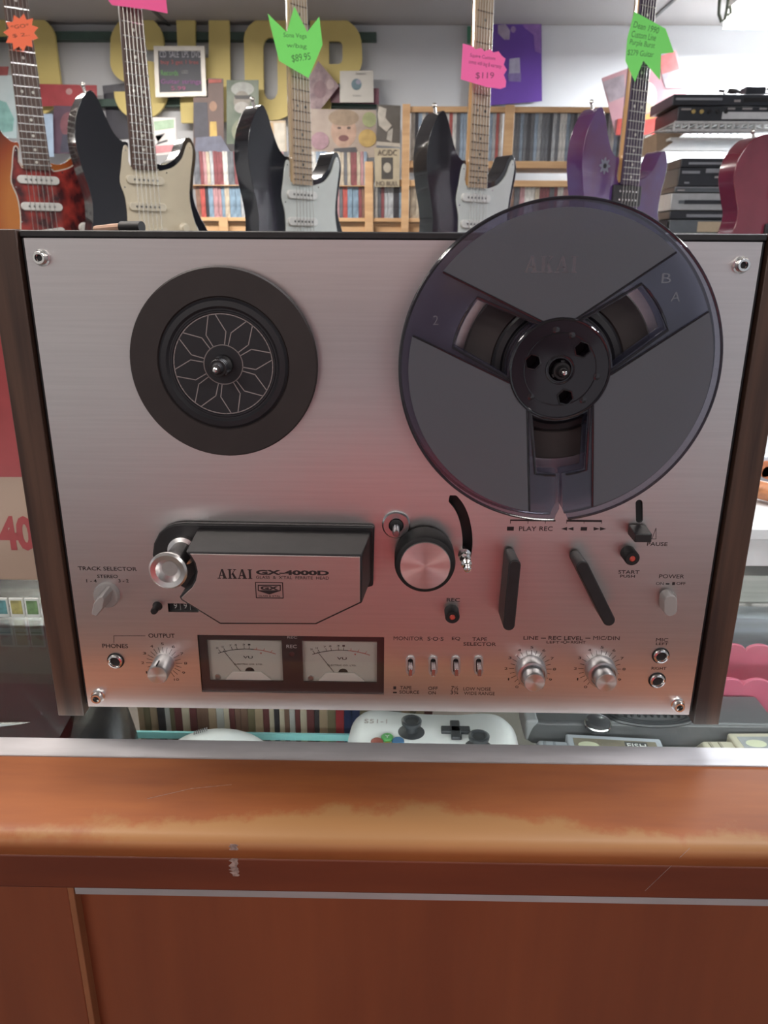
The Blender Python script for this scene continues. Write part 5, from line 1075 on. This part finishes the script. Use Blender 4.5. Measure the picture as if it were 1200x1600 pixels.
# lower stack
LS = [('dark disc player with a silver strip topping the lower stack', 1065, 247, 262, BRN, DKP, [('disc_tray', .06, .9, .3, .55, SLT), ('badge', .34, .46, .55, .8, GREYP)]),
      ('tall dark video recorder second in the lower stack', 1061, 262, 292, DKP, DKP, [('cassette_slot', .22, .95, .72, .95, SLT), ('badge', .02, .17, .68, .82, SLT), ('button', .30, .38, .45, .55, GREYP), ('button', .05, .09, .15, .25, SLT)]),
      ('flat charcoal player third in the lower stack', 1055, 292, 301, BRN, GREYC, [('edge_strip', .0, 1., .75, .98, SLT), ('button', .02, .08, .2, .5, GREYP)]),
      ('silver disc player in the middle of the lower stack', 1049, 302, 329, SLV, SLV, [('disc_tray', .11, .92, .36, .60, DKP), ('round_button', .06, .11, .38, .58, GREYC), ('display', .40, .46, .44, .52, BLACKM)]),
      ('thin black player below the silver one in the lower stack', 1047, 330, 343, BRN, DKP, [('disc_tray', .14, .72, .25, .6, SLT)]),
      ('grey player with a beige label at the bottom of the lower stack', 1046, 344, 365, GREYC, GREYC, [('front_label', .24, .48, .1, .88, BEI)])]
for a in LS: player(*a)
zl = ez(1130, 365)
l2 = thing('wall_shelf', 'white shelf carrying the lower stack of players', 'shelf', (1.4, 2.7, zl-.02))
MB().box(ex(1030, 366), ex(1030, 366)+.95, EY-.03, EY+.34, zl-.022, zl).build('shelf_board', MC['white_board'], l2, bevel=.002)
for xx in (ex(1030, 366)+.02, ex(1030, 366)+.90): MB().box(xx, xx+.03, EY+.05, 3.36, zl-.06, zl-.0222).build('bracket', MC['tan_wood'], l2); MB().box(xx, xx+.03, 3.32, 3.36, zl-.4, zl-.06).build('upright', MC['tan_wood'], l2)
p = at(1033, 357, EY); MB().box(p[0]-.035, p[0]+.022, EY+.0, EY+.12, zl, zl+.045).build('small_radio', BRN, None, label='small dark brown box beside the lower stack of players', cat='box', bevel=.003)
# lamp bracket at the top right
p0 = at(1128, 8, 2.9)
bk = thing('lamp_bracket', 'dark metal bracket hanging beside the bright ceiling lamp', 'bracket', P3(at(1128, 36, 2.9)))
MB().tube([P3(at(a, b, 2.9)) for a, b in ((1126, -16), (1124, 5), (1123, 22), (1127, 34), (1133, 30), (1136, 14), (1140, -16))], .006, 8).build('hook', mat('dark_metal', (.10, .11, .09), .4, .8), bk)
MB().tube([P3(at(a, b, 2.88)) for a, b in ((1137, 12), (1141, 10), (1142, 20), (1137, 24))], .006, 8).build('clip', MC['dark_metal'], bk)

# ------------------------------------------------------------------ the customer taking the picture
pr = thing('person', 'person in a long red skirt and mauve sweater standing in front of the counter', 'person', (0, -.80, FL))
def skin(name, verts, edges, radii, m, parent, root=0, sub=2):
    base = BASE[parent]; me = bpy.data.meshes.new(name); me.from_pydata([tuple(np.array(v)-base) for v in verts], edges, [])
    o = bpy.data.objects.new(name, me); COL.objects.link(o); o.parent = parent; me.materials.append(m)
    o.modifiers.new('skin', 'SKIN'); sv = me.skin_vertices[0].data
    for i, r in enumerate(radii): sv[i].radius = r if isinstance(r, tuple) else (r, r); sv[i].use_root = (i == root)
    sb_ = o.modifiers.new('sub', 'SUBSURF'); sb_.levels = sub; sb_.render_levels = sub
    for p in me.polygons: p.use_smooth = True
    BASE[o] = base; return o
PX, PY = 0.02, -.80
H = lambda x, y, z: (PX+x, PY+y, FL+z)
SKN = mat('skin', (.50, .31, .23), .5, var=.1); TRO = mat('dark_trousers', (.03, .03, .045), .8, var=.2)
COAT = mat('red_coat', (.60, .075, .075), .8, var=.12, scale=12)
V_ = [H(0, 0, .95), H(0, -.01, 1.12), H(0, 0, 1.32), H(0, 0, 1.46), H(0, .01, 1.54), H(0, .02, 1.62), H(0, .02, 1.70),
      H(-.18, 0, 1.41), H(-.25, .02, 1.14), H(-.12, .20, 1.22), H(.18, 0, 1.41), H(.25, .02, 1.14), H(.12, .20, 1.22),
      H(-.10, 0, .88), H(-.11, .01, .50), H(-.11, 0, .10), H(-.12, .12, .05), H(.10, 0, .88), H(.11, .01, .50), H(.11, 0, .10), H(.12, .12, .05), H(-.07, .25, 1.235), H(.07, .25, 1.235)]
E_ = [(0, 1), (1, 2), (2, 3), (3, 4), (4, 5), (5, 6), (2, 7), (7, 8), (8, 9), (2, 10), (10, 11), (11, 12), (0, 13), (13, 14), (14, 15), (15, 16), (0, 17), (17, 18), (18, 19), (19, 20), (9, 21), (12, 22)]
Rr = [(.17, .12), (.15, .11), (.17, .12), .065, .06, (.085, .10), (.06, .08), .065, .045, .032, .065, .045, .032, .09, .06, .042, .035, .09, .06, .042, .035, (.036, .02), (.036, .02)]
skin('body', V_, E_, Rr, SKN, pr)
ring = lambda z, rx, ry, n=28: [(PX+rx*math.cos(2*PI*i/n), PY+ry*math.sin(2*PI*i/n), FL+z) for i in range(n)]
m_ = MB(); vs = []
for z, rx, ry in ((1.00, .195, .14), (1.10, .20, .145), (1.30, .215, .150), (1.42, .190, .130), (1.47, .10, .085)): vs.append([m_.bm.verts.new(v) for v in ring(z, rx, ry)])
for A, B_ in zip(vs, vs[1:]):
    for i in range(28): m_.bm.faces.new((A[i], A[(i+1) % 28], B_[(i+1) % 28], B_[i]))
SWT = mat('mauve_knit', (.26, .17, .19), .85, var=.15, scale=40)
m_.build('sweater', SWT, pr, label='mauve grey sweater'); m_ = MB(); vs = []
for z, rx, ry in ((.50, .185, .16), (.75, .18, .15), (.95, .18, .14), (1.04, .175, .13)): vs.append([m_.bm.verts.new(v) for v in ring(z, rx, ry)])
for A, B_ in zip(vs, vs[1:]):
    for i in range(28): m_.bm.faces.new((A[i], A[(i+1) % 28], B_[(i+1) % 28], B_[i]))
m_.build('skirt', COAT, pr, label='long red skirt')
for s in (-1, 1): skin('sleeve', [H(s*.17, 0, 1.40), H(s*.25, .02, 1.14), H(s*.135, .18, 1.21)], [(0, 1), (1, 2)], [.075, .058, .045], SWT, pr)
for s in (-1, 1): skin('trouser_leg', [H(s*.10, 0, .85), H(s*.11, .01, .50), H(s*.11, 0, .12)], [(0, 1), (1, 2)], [.085, .07, .055], TRO, pr)
for s in (-1, 1):
    skin('shoe', [H(s*.11, -.02, .045), H(s*.12, .14, .035)], [(0, 1)], [.048, .04], BLACKM, pr)
    hx, hy, hz = PX+s*.065, PY+.27, FL+1.24
    for i in range(4): skin('finger', [(hx, hy, hz+.022-.014*i), (hx-s*.01, hy+.035, hz+.024-.015*i), (hx-s*.03, hy+.05, hz+.024-.015*i)], [(0, 1), (1, 2)], [.0095, .0085, .0075], SKN, pr, sub=1)
    skin('thumb', [(hx, hy-.01, hz+.02), (hx-s*.02, hy+.0, hz+.045), (hx-s*.04, hy+.01, hz+.05)], [(0, 1), (1, 2)], [.011, .0095, .008], SKN, pr, sub=1)
hd = MB().ball((PX, PY+.02, FL+1.675), .105, (.80, .98, 1.08), 28).build('hair', mat('dark_hair', (.03, .02, .015), .6), pr)
fc = MB().ball((PX, PY+.045, FL+1.635), .092, (.80, .95, 1.18), 28).build('face', SKN, pr)
MB().ball((PX, PY+.135, FL+1.625), .014, (.8, 1.1, 1.5), 12).build('nose', SKN, pr)
for s in (-1, 1): MB().ball((PX+s*.030, PY+.122, FL+1.65), .010, (1.2, .6, .7), 12).build('eye', WHT, pr); MB().ball((PX+s*.078, PY+.03, FL+1.635), .02, (.4, .8, 1.3), 12).build('ear', SKN, pr)
MB().ball((PX, PY+.120, FL+1.585), .018, (1.3, .5, .35), 12).build('mouth', mat('lips', (.4, .15, .13), .5), pr)
